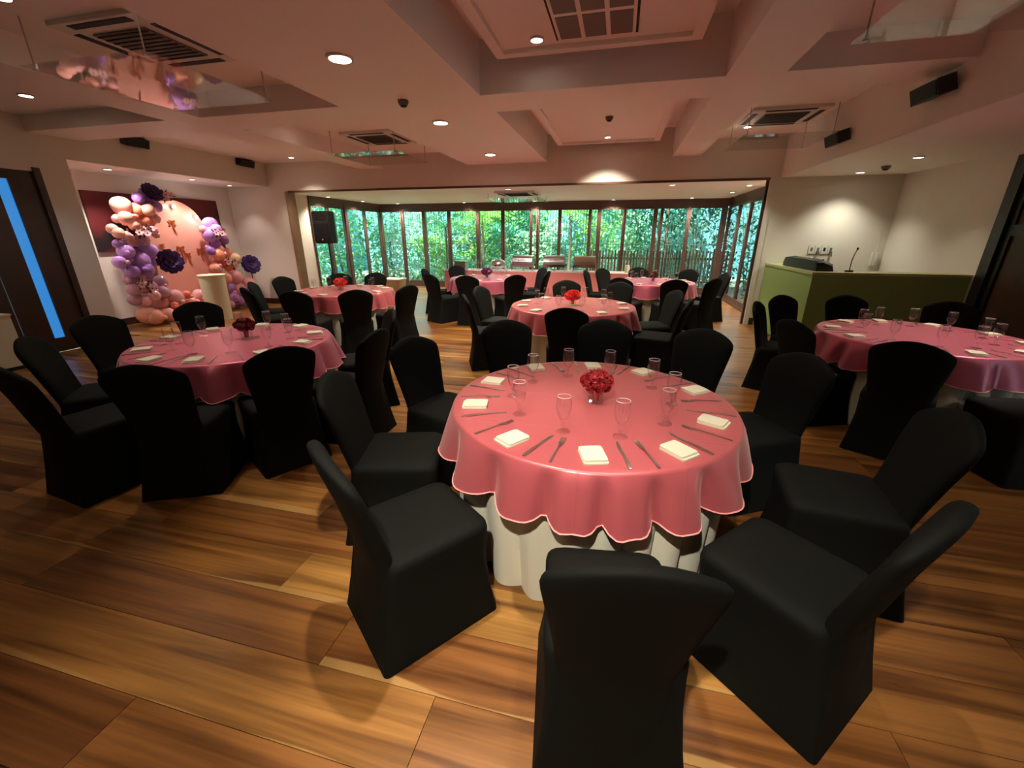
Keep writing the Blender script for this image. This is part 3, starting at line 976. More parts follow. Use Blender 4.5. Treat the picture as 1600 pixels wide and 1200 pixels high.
def place_table(n, a0, sat, hem, seed, items, flower, cutlery=True, chairs=(), skip=()):
    T = TAB[n]
    cx, cy = T['c']
    r = T['r']
    d = T['d']
    # the folding table itself
    t = thing('round_table', 'round banquet table hidden under the cloths of ' + d, 'table', (cx, cy, 0), 0, 'round banquet tables')
    MB().lathe([(r - 0.02, HT - 0.030), (r - 0.008, HT - 0.026), (r - 0.008, HT - 0.010), (r - 0.02, HT - 0.007)], 48).build('tabletop', brown_wood, t)
    for k in range(4):
        a = PI / 4 + k * PI / 2
        MB().tube([(0.42 * math.cos(a), 0.42 * math.sin(a), 0.0), (0.42 * math.cos(a), 0.42 * math.sin(a), HT - 0.03)], 0.016, 8).build('leg', chrome_dull, t)
    u, _ = drape(r - 0.012, HT - 0.003, 0.004, 0.040, 24, seed + 50, hemvar=0.0, steps=12, flare=-0.045, n=260, pw_=0.55)
    uo = u.build('underlay_cloth', white_cloth, None, True, 70)
    uo.location = (cx, cy, 0)
    tag(uo, 'white floor length cloth on ' + d, 'tablecloth', 'white underlay cloths')
    o, hemring = drape(r, HT, hem, 0.052, 17, seed, hemvar=0.022, flare=0.046, n=220)
    oo = o.build('overlay_cloth', sat, None, True, 75)
    oo.location = (cx, cy, 0)
    oo.rotation_euler = (0, 0, 0)
    tag(oo, 'satin overlay cloth hanging in folds on ' + d, 'tablecloth', 'pink satin overlays')
    MB().tube(hemring, 0.004, 5, True).build('hem', hem_pink, oo)
    top = HT + 0.001
    q = random.Random(seed)
    for k in range(10):
        if k in skip:
            continue
        th = R(a0 + 36 * k + q.uniform(-3, 3))
        sw = SEATW[k]
        rad = r - 0.125 + q.uniform(-0.02, 0.02)
        nt_ = thing('napkin', 'folded cream napkin at the %s place of %s' % (sw, d), 'napkin', (cx + rad * math.cos(th), cy + rad * math.sin(th), top), th + PI / 2 + q.uniform(-0.25, 0.25), 'folded napkins')
        link('lower_fold', NAP_A, nt_)
        link('upper_fold', NAP_B, nt_)
        gt_ = R(a0 + 36 * k - 18 + q.uniform(-2, 2))
        gr_ = r - 0.325 + q.uniform(-0.012, 0.012)
        g = thing('goblet', 'clear stemmed goblet at the %s place of %s' % (sw, d), 'glass', (cx + gr_ * math.cos(gt_), cy + gr_ * math.sin(gt_), top), q.uniform(0, 6), 'water goblets')
        link('bowl', GOB_BOWL, g)
        link('stem', GOB_STEM, g)
        link('rim', RIM_HIGHLIGHT_ME, g)
        if cutlery:
            for nm, me, da in (('fork', FORK, -13), ('knife', KNIFE, 11)):
                ka = th + R(da + q.uniform(-1.5, 1.5))
                kr = r - 0.145 + q.uniform(-0.01, 0.01)
                c_ = thing(nm, 'steel %s at the %s place of %s' % (nm, sw, d), nm, (cx + kr * math.cos(ka), cy + kr * math.sin(ka), top), ka + PI / 2 + q.uniform(-0.12, 0.12), 'table cutlery')
                link('handle', me[0], c_)
                link('tines' if nm == 'fork' else 'blade', me[1], c_)
    if flower:
        flowers((cx + flower[1], cy + flower[2], top), flower[0], flower[3], flower[4])
    for (ang, rt, word, *tw) in chairs:
        a = R(ang)
        rb = rt - 0.335
        x, y_ = cx + rb * math.cos(a), cy + rb * math.sin(a)
        chair(x, y_, a + PI / 2 + R(tw[0] if tw else 0), 'black chair %s %s' % (word, d), 'black covered banquet chairs')


place_table(1, -85, pink_satin, 0.535, 11, True, ('red', 0.03, -0.02, 'round dark red carnation bouquet in a glass cube on the nearest table', 1.25), True, (
    (-82, 1.43, 'with its back to us at the front of'), (-128, 1.42, 'seen from its side at the near left of'), (-164, 1.43, 'on the left of', 0), (160, 1.43, 'at the left far side of'),
    (123, 1.52, 'at the far left of'), (89, 1.50, 'at the far side of'), (58, 1.53, 'at the far right of'), (27, 1.45, 'at the right far side of'),
    (-8, 1.56, 'on the right of'), (-44, 1.45, 'seen edge-on at the near right of')))
place_table(2, -102, pink_satin_cool, 0.52, 23, True, ('maroon', 0.02, 0.10, 'dark maroon bouquet on the left front table', 1.2), True, (
    (-31, 1.24, 'seen from behind at near right of'), (-65, 1.30, 'seen from behind at the near side of'), (-98, 1.40, 'at the near left of'), (-138, 1.28, 'by the dark doors at the left of'),
    (-176, 1.47, 'at the left far side of'), (149, 1.55, 'before the balloons at the far left of'), (40, 1.36, 'at the far right of'), (0, 1.40, 'at the right of')))
place_table(3, -80, pink_satin, 0.53, 31, True, ('coral', -0.05, 0.0, 'bright coral bouquet on the table below the loudspeaker', 1.5), False, (
    (-150, 1.36, 'at the left of'), (-117, 1.48, 'at the near left of'), (-79, 1.52, 'at the near side of'), (-49, 1.52, 'seen from behind at near right of'),
    (-18, 1.52, 'at the right of'), (98, 1.36, 'at the far side of'), (128, 1.30, 'at the far left of'), (172, 1.40, 'at the left far side of')))
place_table(4, -87, pink_satin, 0.53, 47, True, ('coral', 0.0, 0.0, 'bright coral bouquet on the middle table', 1.5), False, (
    (-87, 1.28, 'seen from behind at the near side of'), (-15, 1.44, 'at the right near side of'), (20, 1.44, 'at the right of'), (66, 1.5, 'at the far right of'),
    (100, 1.46, 'at the far side of'), (168, 1.42, 'at the left of'), (-156, 1.42, 'at the left near side of')))
place_table(5, -85, pink_satin_cool, 0.53, 59, True, ('purple', 0.0, 0.0, 'purple and pink bouquet on the far table', 1.7), False, (
    (-88, 1.44, 'seen from behind at the near side of'), (-50, 1.42, 'at the near right of'), (-4, 1.36, 'at the right of'), (36, 1.36, 'at the far right of'),
    (140, 1.36, 'at the far left of'), (-173, 1.40, 'at the left of'), (-120, 1.50, 'at the near left of')))
place_table(6, -80, pink_satin_cool, 0.53, 67, True, ('maroon', 0.0, 0.0, 'dark bouquet on the far right table', 1.3), False, (
    (172, 1.36, 'at the left of'), (140, 1.36, 'at the left far side of'), (-117, 1.40, 'at the near left of'), (-79, 1.38, 'at the near side of'),
    (-45, 1.36, 'at the near right of'), (52, 1.36, 'at the far right of'), (100, 1.36, 'at the far side of'), (14, 1.46, 'at the right of')))
place_table(7, -90, pink_satin_cool, 0.53, 71, True, None, True, (
    (-122, 1.36, 'seen from behind at near left of'), (90, 1.46, 'before the counter at the far side of'), (52, 1.48, 'at the far right of'), (121, 1.50, 'at the far left of'),
    (153, 1.38, 'at the left far side of'), (-160, 1.32, 'at the left of'), (-84, 1.42, 'cut by the right picture edge at'))) 

# ---------------------------------------------------------------- buffet
bx0, bx1, by0, by1 = -4.35, 0.38, 10.35, 11.10
t = thing('buffet_table', 'long buffet table under a salmon skirt along the windows', 'table', (0, 0, 0))
MB().box(bx0 + .02, bx1 - .02, by0 + .02, by1 - .02, 0.725, 0.755).build('tabletop', brown_wood, t, False)
for x in (bx0 + .15, -2.0, bx1 - .15):
    for yy in (by0 + .1, by1 - .1):
        MB().tube([(x, yy, 0), (x, yy, 0.725)], 0.018, 8).build('leg', chrome_dull, t)
sk = MB()
per = []
n = 300
L1, L2 = bx1 - bx0, by1 - by0
for k in range(n):
    s = (2 * L1 + 2 * L2) * k / n
    if s < L1:
        p, nm = (bx0 + s, by0), (0, -1)
    elif s < L1 + L2:
        p, nm = (bx1, by0 + s - L1), (1, 0)
    elif s < 2 * L1 + L2:
        p, nm = (bx1 - (s - L1 - L2), by1), (0, 1)
    else:
        p, nm = (bx0, by1 - (s - 2 * L1 - L2)), (-1, 0)
    per.append((p, nm, s))
secs = []
for i in range(6):
    f = i / 5
    ring = []
    for p, nm, s in per:
        w_ = (0.024 * math.sin(s * 21) + 0.014 * math.sin(s * 9.3 + 1)) * f + 0.012 * f
        ring.append((p[0] + nm[0] * w_, p[1] + nm[1] * w_, 0.764 - 0.759 * f))
    secs.append(ring)
so = sk.loft(secs, True, False).build('buffet_skirt', skirt_pink, None, True, 70)
tag(so, 'salmon pink skirt cloth falling in folds around the buffet', 'tablecloth')
rn = MB().box(bx0 + .05, bx1 - .05, by0 + .06, by1 - .06, 0.765, 0.768).build('buffet_runner', mat('white_runner', (0.8, 0.72, 0.66), 0.8), None, False)
tag(rn, 'pale runner laid along the top of the buffet', 'tablecloth')


def chafer(x, lb, wd=0.52):
    t = thing('chafing_dish', lb, 'chafing dish', (x, 10.75, 0.769), 0, 'roll top chafing dishes')
    MB().box(-wd / 2, wd / 2, -0.19, 0.19, 0.10, 0.17).build('water_pan', steel, t, False)
    secs = []
    for k in range(13):
        a = PI * k / 12
        secs.append([(sx * (wd / 2 - 0.005), -0.185 * math.cos(a), 0.17 + 0.20 * math.sin(a)) for sx in (-1, 1)])
    m = MB()
    for k in range(12):
        m.quad(secs[k][0], secs[k][1], secs[k + 1][1], secs[k + 1][0])
    for sx in (0, 1):
        m.add([s[sx] for s in secs], [tuple(range(13)) if sx else tuple(range(12, -1, -1))])
    lid = m.build('roll_lid', chrome_dull, t, True, 50)
    MB().tube([(-0.09, -0.19, 0.25), (-0.09, -0.225, 0.26), (0.09, -0.225, 0.26), (0.09, -0.19, 0.25)], 0.008, 8).build('handle', steel, lid)
    for sx in (-1, 1):
        for sy in (-1, 1):
            MB().tube([(sx * (wd / 2 + 0.01), sy * 0.17, 0), (sx * (wd / 2 + 0.01), sy * 0.17, 0.16)], 0.011, 8).build('leg', steel, t)
    MB().lathe([(0.035, 0), (0.035, 0.05), (0.02, 0.055)], 14).build('burner', steel, t)


for i, x in enumerate((-2.35, -1.55, -0.80)):
    chafer(x, ['roll top chafing dish at the left of the row on the buffet', 'middle roll top chafing dish on the buffet', 'roll top chafing dish at the right of the row on the buffet'][i])
t = thing('round_chafing_dish', 'round chafing dish with a domed lid on the buffet', 'chafing dish', (-3.02, 10.75, 0.769))
MB().lathe([(0.19, 0.06), (0.21, 0.09), (0.21, 0.14), (0.205, 0.145)], 28).build('pan', steel, t)
MB().lathe([(0.205, 0.146), (0.20, 0.18), (0.15, 0.235), (0.08, 0.262), (0.001, 0.27)], 28).build('dome_lid', chrome_dull, t)
MB().lathe([(0.012, 0.268), (0.012, 0.29), (0.024, 0.30), (0.02, 0.315), (0.001, 0.32)], 14).build('knob', steel, t)
for k in range(3):
    a = 2 * PI * k / 3
    MB().tube([(0.19 * math.cos(a), 0.19 * math.sin(a), 0), (0.18 * math.cos(a), 0.18 * math.sin(a), 0.07)], 0.010, 8).build('leg', steel, t)
t = thing('serving_box', 'grey metal box at the left end of the buffet', 'box', (-4.02, 10.72, 0.769))
MB().box(-0.15, 0.15, -0.12, 0.12, 0, 0.19).build('body', chrome_dull, t, False)
MB().box(-0.16, 0.16, -0.13, 0.13, 0.19, 0.21).build('lid', steel, t, False)
t = thing('cream_jar', 'small cream jar at the right end of the buffet', 'jar', (0.22, 10.72, 0.769))
MB().lathe([(0.055, 0), (0.06, 0.01), (0.06, 0.13), (0.05, 0.145)], 18).build('body', cream_board, t)
MB().lathe([(0.05, 0.145), (0.053, 0.15), (0.053, 0.17), (0.001, 0.172)], 18).build('lid', white_plastic, t)
t = thing('card_stand', 'two-branched steel card stand on the buffet', 'stand', (-3.55, 10.72, 0.769))
MB().lathe([(0.06, 0), (0.06, 0.008), (0.008, 0.012)], 16).build('base', steel, t)
MB().tube([(0, 0, 0.01), (0, 0, 0.24)], 0.006, 6).build('post', steel, t)
MB().tube([(-0.09, 0, 0.17), (0.09, 0, 0.17)], 0.006, 6).build('crossbar', steel, t)

# ---------------------------------------------------------------- loudspeaker on tripod, planter
t = thing('speaker_stand', 'black tripod stand under the tall loudspeaker', 'stand', (-6.86, 9.25, 0))
MB().tube([(0, 0, 0.45), (0, 0, 1.50)], 0.018, 10).build('pole', black_plastic, t)
MB().lathe([(0.035, 0.62), (0.04, 0.64), (0.04, 0.74), (0.03, 0.76)], 14).build('collar', black_plastic, t)
MB().tube([(0.03, 0, 0.69), (0.085, 0, 0.69)], 0.014, 8).build('knob', black_plastic, t)
for k in range(3):
    a = 0.6 + 2 * PI * k / 3
    lg = MB().tube([(0.03 * math.cos(a), 0.03 * math.sin(a), 0.70), (0.48 * math.cos(a), 0.48 * math.sin(a), 0.02)], 0.013, 8).build('leg', black_plastic, t)
    MB().tube([(0.02 * math.cos(a), 0.02 * math.sin(a), 0.47), (0.25 * math.cos(a), 0.25 * math.sin(a), 0.36)], 0.008, 6).build('brace', black_plastic, t)
    MB().lathe([(0.02, 0), (0.022, 0.02), (0.012, 0.04)], 10, (0.485 * math.cos(a), 0.485 * math.sin(a), 0)).build('rubber_foot', black_plastic, t)
t = thing('loudspeaker', 'tall black loudspeaker on a tripod before the left windows', 'speaker', (-6.86, 9.25, 1.43), R(-4))
secs = []
for z, s in ((0.0, 0.90), (0.02, 0.97), (0.06, 1.0), (0.66, 1.0), (0.70, 0.97), (0.72, 0.90)):
    secs.append([(-0.235 * s, -0.17 * s, z), (0.235 * s, -0.17 * s, z), (0.235 * s, 0.02, z), (0.13 * s, 0.19 * s, z), (-0.13 * s, 0.19 * s, z), (-0.235 * s, 0.02, z)])
MB().loft(secs).build('cabinet', black_plastic, t, True, 30)
MB().box(-0.19, 0.19, -0.178, -0.168, 0.06, 0.44).build('grille', black_mesh, t, False)
MB().loft([[(-0.17, -0.172, 0.48), (0.17, -0.172, 0.48), (0.17, -0.172, 0.66), (-0.17, -0.172, 0.66)], [(-0.08, -0.13, 0.53), (0.08, -0.13, 0.53), (0.08, -0.13, 0.61), (-0.08, -0.13, 0.61)]][::-1]).build('horn', black_mesh, t, False)
MB().tube([(0.20, -0.172, 0.50), (0.0, -0.182, 0.485), (-0.20, -0.172, 0.50)], 0.008, 6).build('front_ridge', mat('grey_plastic', (0.06, 0.06, 0.062), 0.4), t)
MB().box(-0.016, 0.016, -0.180, -0.176, 0.075, 0.107).build('badge', white_plastic, t, False)
# planter
t = thing('woven_planter', 'woven cream planter box below the left corner window', 'planter', (-6.05, 10.75, 0), 0)
weave = mat('woven_cane', (0.50, 0.36, 0.18), 0.7, bump=(70, 0.9), noise=(50, 0.3))
MB().loft([rrect(h, -h * 0.8, h * 0.8, z, 0.02, 2) for h, z in ((0.22, 0.0), (0.23, 0.03), (0.27, 0.45))]).build('body', weave, t)
MB().loft([rrect(h, -h * 0.82, h * 0.82, z, 0.02, 2) for h, z in ((0.285, 0.45), (0.285, 0.48), (0.25, 0.485))]).build('rim', cream_board, t)
for k in range(6):
    MB().tube([(-0.272 + 0.109 * k, -0.212 - 0.0, 0.44), (-0.222 + 0.089 * k, -0.178, 0.03)], 0.006, 5).build('cane_rib', weave, t)

# ---------------------------------------------------------------- green counter and its things
t = thing('counter', 'olive green L-shaped counter in the right corner', 'counter', (0, 0, 0))
CX, CY, CH = 2.62, 6.72, 1.11
MB().box(CX, XR - 0.005, CY, CY + 0.04, 0.02, CH).build('front_panel', counter_green, t, False)
MB().box(CX, CX + 0.04, CY + 0.04, YW - 0.02, 0.02, CH).build('side_panel', counter_green, t, False)
MB().box(CX - 0.012, XR - 0.005, CY - 0.012, CY + 0.34, CH, CH + 0.035).box(CX - 0.012, CX + 0.34, CY + 0.34, YW - 0.02, CH, CH + 0.035).build('worktop', counter_top, t, False)
MB().box(CX + 0.02, XR - 0.005, CY + 0.015, CY + 0.04, 0, 0.02).box(CX + 0.015, CX + 0.04, CY + 0.04, YW - 0.02, 0, 0.02).build('plinth', near_black, t, False)
t = thing('mixer_console', 'long black sloped console lying on the green counter top', 'console', (CX + 0.20, CY + 0.80, CH + 0.036), R(90))
MB().loft([[(x, -0.13 * w_, 0.002), (x, 0.13 * w_, 0.002), (x, 0.13 * w_, h * 0.9), (x, 0.05 * w_, h), (x, -0.10 * w_, h * 0.62)] for x, w_, h in ((-0.62, 0.85, 0.12), (-0.58, 1, 0.155), (0.40, 1, 0.165), (0.56, 1, 0.15), (0.66, 0.9, 0.07))]).build('body', black_plastic, t, True, 30)
for k in range(6):
    MB().lathe([(0.014, 0), (0.012, 0.02), (0.001, 0.021)], 8, (-0.45 + 0.16 * k, -0.02, 0.135)).build('knob', black_mesh, t)
t = thing('gooseneck_microphone', 'thin black gooseneck microphone standing on the counter', 'microphone', (CX + 0.50, CY + 0.18, CH + 0.036))
MB().lathe([(0.05, 0), (0.05, 0.02), (0.015, 0.028)], 16).build('base', black_plastic, t)
MB().tube([(0, 0, 0.02), (0.0, 0, 0.14), (0.012, 0, 0.22), (0.03, 0, 0.29)], 0.006, 8).build('neck', black_plastic, t)
MB().sphere((0.034, 0, 0.305), 0.013, 10, 6, 1.5).build('capsule', black_mesh, t)
for k, (sx, lb) in enumerate(((3.31, 'switch plate at the left of four on the wall'), (3.41, 'second of four switch plates on the wall'), (3.51, 'third of four switch plates on the wall'), (3.61, 'switch plate at the right of four on the wall'))):
    t = thing('socket_plate', lb, 'wall socket', (sx, YW, 1.385), 0, 'socket plates above the counter')
    MB().box(-0.046, 0.046, -0.016, 0, -0.07, 0.07).build('plate', white_plastic, t, False)
    MB().box(-0.018, 0.018, -0.018, -0.012, -0.03, 0.03).build('rocker', grille_grey if k != 2 else near_black, t, False)
    if k in (1, 3):
        MB().box(-0.02, 0.02, -0.045, -0.012, -0.075, -0.03).build('plug', grille_grey, t, False)
t = thing('wall_phone', 'white telephone handset hung on the wall beside the corner', 'telephone', (4.30, YW, 1.24))
MB().box(-0.05, 0.05, -0.035, 0, -0.13, 0.10).build('cradle', white_plastic, t, False)
MB().tube([(0, -0.055, -0.11), (0, -0.075, -0.02), (0, -0.055, 0.09)], [0.02, 0.014, 0.02], 10).build('handset', white_plastic, t)
MB().tube([(0.0, -0.004, 0.10), (0.0, -0.004, 0.45)], 0.005, 6).build('cable', white_plastic, t)
# cream low board at the left picture edge
t = thing('cream_cabinet', 'cream low cabinet cut off by the left picture edge', 'cabinet', (-7.60, 3.36, 0))
MB().box(-0.26, 0.26, -0.40, 0.16, 0.05, 0.68).build('body', cream_board, t, False)
MB().box(-0.27, 0.27, -0.41, 0.17, 0.68, 0.70).build('top', cream_board, t, False)
MB().box(-0.24, 0.24, -0.38, 0.14, 0, 0.05).build('plinth', near_black, t, False)
MB().box(0.262, 0.268, -0.13, -0.12, 0.1, 0.64).build('door_gap', near_black, t, False)

# ---------------------------------------------------------------- painting in the niche
m = bpy.data.materials.new('red_canvas'); m.use_nodes = True
nt = m.node_tree; p = nt.nodes['Principled BSDF']; p.inputs['Roughness'].default_value = 0.65
tc = nt.nodes.new('ShaderNodeTexCoord'); nz = nt.nodes.new('ShaderNodeTexNoise'); nz.inputs['Scale'].default_value = 1.6; nz.inputs['Detail'].default_value = 1.5
rp = nt.nodes.new('ShaderNodeValToRGB')
rp.color_ramp.elements[0].position = 0.36; rp.color_ramp.elements[0].color = (0.012, 0.004, 0.004, 1)
rp.color_ramp.elements[1].position = 0.43; rp.color_ramp.elements[1].color = (0.10, 0.004, 0.006, 1)
nt.links.new(tc.outputs['Object'], nz.inputs['Vector']); nt.links.new(nz.outputs['Fac'], rp.inputs[0]); nt.links.new(rp.outputs[0], p.inputs['Base Color'])
t = thing('painting', 'wide dark red abstract canvas behind the balloons', 'painting', (XN + 0.02, 7.08, 1.84))
MB().box(-0.018, 0.022, -1.30, 1.30, -0.51, 0.51).build('canvas', m, t, False)

# ---------------------------------------------------------------- balloon display
BC = {'P': ('peach', (0.88, 0.42, 0.33)), 'O': ('orange_peach', (0.90, 0.32, 0.20)), 'L': ('lilac', (0.52, 0.28, 0.75)), 'V': ('violet', (0.33, 0.15, 0.52)),
      'M': ('mauve', (0.52, 0.27, 0.38)), 'K': ('rose_pink', (0.85, 0.42, 0.45)), 'C': ('coral', (0.88, 0.20, 0.14)), 'W': ('cream_peach', (0.90, 0.62, 0.38))}
prof = [(0.001, -1.04), (0.05, -1.03), (0.05, -0.99), (0.22, -0.94), (0.55, -0.78), (0.82, -0.48), (0.97, -0.10), (1.0, 0.16), (0.93, 0.48), (0.74, 0.76), (0.42, 0.95), (0.001, 1.02)]
BME = {}
for k, (nm, c) in BC.items():
    BME[k] = MB().lathe(prof, 18).mesh('balloon', mat('balloon_' + nm, c, 0.16, spec=0.6, coat=0.4))
left = [(-8.62,6.09,2.10,0.161,'P'),(-8.54,6.28,2.06,0.115,'O'),(-8.46,6.30,2.24,0.098,'V'),(-8.60,6.55,2.34,0.113,'V'),(-8.52,6.67,2.32,0.103,'M'),(-8.44,6.77,2.30,0.083,'K'),(-8.58,6.56,2.18,0.113,'V'),(-8.50,6.62,2.12,0.096,'L'),(-8.42,6.39,2.05,0.116,'P'),(-8.56,6.42,1.90,0.149,'O'),(-8.48,6.01,1.89,0.124,'P'),(-8.62,5.95,1.89,0.077,'K'),(-8.54,5.78,1.72,0.088,'P'),(-8.46,5.81,1.65,0.097,'P'),(-8.60,6.26,2.02,0.071,'C'),(-8.52,6.21,1.94,0.053,'C'),(-8.44,5.90,1.61,0.081,'K'),(-8.58,6.07,1.52,0.101,'K'),(-8.50,6.19,1.54,0.116,'M'),(-8.42,6.08,1.78,0.095,'P'),(-8.56,6.27,1.69,0.090,'K'),(-8.48,5.75,1.48,0.080,'V'),(-8.62,5.98,1.50,0.061,'L'),(-8.54,6.09,1.47,0.053,'L'),(-8.46,5.84,1.35,0.133,'L'),(-8.60,6.31,1.33,0.156,'L'),(-8.52,6.07,1.17,0.161,'L'),(-8.44,5.67,1.17,0.110,'L'),(-8.58,5.84,1.06,0.105,'L'),(-8.50,6.08,1.01,0.162,'V'),(-8.42,5.82,1.00,0.113,'V'),(-8.56,6.33,1.13,0.074,'L'),(-8.48,5.86,1.22,0.069,'V'),(-8.62,6.12,1.31,0.090,'V'),(-8.54,5.80,0.86,0.110,'M'),(-8.46,5.94,0.88,0.093,'M'),(-8.60,6.37,0.77,0.123,'M'),(-8.52,6.12,0.70,0.119,'M'),(-8.44,5.77,0.70,0.110,'M'),(-8.58,6.02,0.69,0.102,'K'),(-8.50,6.31,0.58,0.122,'M'),(-8.42,6.07,0.55,0.105,'K'),(-8.56,5.82,0.51,0.125,'M'),(-8.48,5.93,0.47,0.104,'K'),(-8.62,6.29,0.36,0.138,'K'),(-8.54,5.93,0.22,0.179,'P'),(-8.46,5.99,0.17,0.153,'P'),(-8.60,6.20,0.18,0.100,'C'),(-8.52,6.54,0.45,0.151,'K'),(-8.44,6.70,0.48,0.084,'C'),(-8.58,7.06,0.43,0.124,'K'),(-8.50,7.17,0.33,0.125,'K'),(-8.42,7.20,0.22,0.157,'O'),(-8.56,6.83,0.31,0.131,'P'),(-8.48,6.43,0.31,0.092,'C'),(-8.62,6.41,0.23,0.092,'C'),(-8.54,6.53,0.17,0.147,'P'),(-8.46,6.23,0.16,0.143,'P'),(-8.60,6.83,0.17,0.153,'K'),(-8.52,7.06,0.16,0.143,'P'),(-8.44,6.50,0.15,0.135,'O'),(-8.58,6.52,1.63,0.069,'P'),(-8.50,6.43,1.72,0.091,'K'),(-8.42,6.48,1.92,0.081,'K')]
right = [(-8.62,7.76,1.83,0.152,'L'),(-8.54,7.64,1.62,0.162,'L'),(-8.46,7.75,1.72,0.126,'L'),(-8.60,7.98,1.61,0.103,'K'),(-8.52,7.69,1.45,0.100,'V'),(-8.44,7.47,1.30,0.093,'V'),(-8.58,7.55,1.37,0.063,'L'),(-8.50,7.75,1.34,0.075,'K'),(-8.42,7.61,1.21,0.126,'O'),(-8.56,7.94,1.23,0.126,'O'),(-8.48,8.03,1.11,0.144,'W'),(-8.62,7.67,1.12,0.112,'K'),(-8.54,7.80,1.04,0.125,'C'),(-8.46,7.51,0.94,0.121,'P'),(-8.60,7.99,0.92,0.117,'O'),(-8.52,8.00,0.71,0.162,'K'),(-8.44,7.69,0.72,0.119,'P'),(-8.58,7.83,0.49,0.117,'L'),(-8.50,8.03,0.43,0.136,'K'),(-8.42,8.25,0.54,0.149,'K'),(-8.56,7.88,0.25,0.135,'L'),(-8.48,8.05,0.17,0.137,'L'),(-8.62,7.98,0.17,0.149,'L'),(-8.54,7.89,0.36,0.078,'M'),(-8.46,8.06,0.14,0.121,'M'),(-8.60,8.36,0.26,0.147,'L'),(-8.52,7.71,0.13,0.111,'M'),(-8.44,8.19,0.15,0.131,'L'),(-8.58,7.53,1.73,0.087,'K'),(-8.50,7.92,1.50,0.081,'V')]
anem_w = mat('anemone_petal', (0.80, 0.48, 0.50), 0.6)
anem_d = mat('anemone_dark', (0.05, 0.012, 0.02), 0.6)


def petal(m, base, d, nrm, ln, wd, lift):
    s = nrm.cross(d).normalized()
    a = base + d * ln * 0.08
    b = base + d * ln * 0.55 + s * wd + nrm * lift * 0.5
    c = base + d * ln + s * wd * 0.45 + nrm * lift
    e_ = base + d * ln * 1.02 - s * wd * 0.45 + nrm * lift
    f = base + d * ln * 0.55 - s * wd + nrm * lift * 0.5
    g = base + d * ln * 0.6 + nrm * lift * 0.25
    th = nrm * -0.004
    m.add([a, b, c, e_, f, g, a + th, b + th, c + th, e_ + th, f + th, g + th],
          [(0, 1, 5), (1, 2, 5), (2, 3, 5), (3, 4, 5), (4, 0, 5), (6, 11, 7), (7, 11, 8), (8, 11, 9), (9, 11, 10), (10, 11, 6)])


def garland(name, lst, label, org):
    t = thing(name, label, 'balloons', org)
    q = random.Random(len(lst))
    # hidden support pole with strut
    zz = max(p[2] for p in lst) - 0.6
    MB().tube([(-0.14, 0, 0), (-0.14, 0, zz - org[2])], 0.015, 8).build('support_pole', white_plastic, t)
    for (x, y_, z, r, k) in lst:
        o = link('balloon', BME[k], t, (x - org[0], y_ - org[1], z - org[2]))
        o.scale = (r, r, r)
        if z - r * 1.12 < 0.03:
            o.rotation_euler = (q.uniform(-0.3, 0.3) + PI / 2, 0, q.uniform(0, 6))
            o.location.z = r * 1.02 + 0.004 if z < r * 1.05 else o.location.z
        else:
            o.rotation_euler = (q.uniform(-1.2, 1.2), q.uniform(-1.2, 1.2), q.uniform(0, 6))
        # little filler balloons tucked between
        if q.random() < 0.45:
            a = q.uniform(0, 2 * PI)
            s = r * q.uniform(0.28, 0.42)
            f = link('balloon', BME[q.choice((k, k, 'K', 'P'))], t, (x - org[0] + r * 0.85, y_ - org[1] + r * 0.55 * math.cos(a), max(s * 1.2, z - org[2] + r * 0.55 * math.sin(a))))
            f.scale = (s, s, s)
            f.rotation_euler = (q.uniform(-1, 1), q.uniform(-1, 1), 0)
    return t


def anemones(par, org, spots):
    q = random.Random(5)
    for (x, y_, z) in spots:
        for j in range(4):
            c = Vector((x + 0.02 * j - org[0], y_ + q.uniform(-.10, .10) - org[1], z + q.uniform(-.06, .06)))
            nrm = Vector((1, q.uniform(-.5, .2), q.uniform(-.2, .5))).normalized()
            s0 = nrm.cross(Vector((0, 0, 1))).normalized()
            u0 = s0.cross(nrm)
            m = MB()
            for k in range(6):
                a = 2 * PI * k / 6
                petal(m, c, s0 * math.cos(a) + u0 * math.sin(a), nrm, 0.06, 0.022, 0.015)
            fl_ = m.build('anemone', anem_w, par, True, 60)
            MB().sphere(tuple(c + nrm * 0.008), 0.013, 10, 6).build('flower_centre', anem_d, fl_)
            m2 = MB()
            for k in range(4):
                a = q.uniform(0, 6.28)
                petal(m2, c - nrm * 0.01, s0 * math.cos(a) + u0 * math.sin(a), nrm, 0.10, 0.012, -0.01)
            m2.build('sprig', anem_d, par, True, 60)


o_l = (-8.52, 6.10, 0.0)
g1 = garland('balloon_garland', left, 'tall left balloon garland of peach, lilac and mauve', o_l)
anemones(g1, o_l, [(-8.36, 6.14, 1.70), (-8.34, 5.92, 0.76), (-8.36, 6.72, 2.28)])
o_r = (-8.52, 7.80, 0.0)
g2 = garland('balloon_garland', right, 'shorter right balloon garland of lilac and orange beside the backdrop', o_r)
anemones(g2, o_r, [(-8.36, 7.68, 1.70), (-8.34, 7.80, 1.04)])
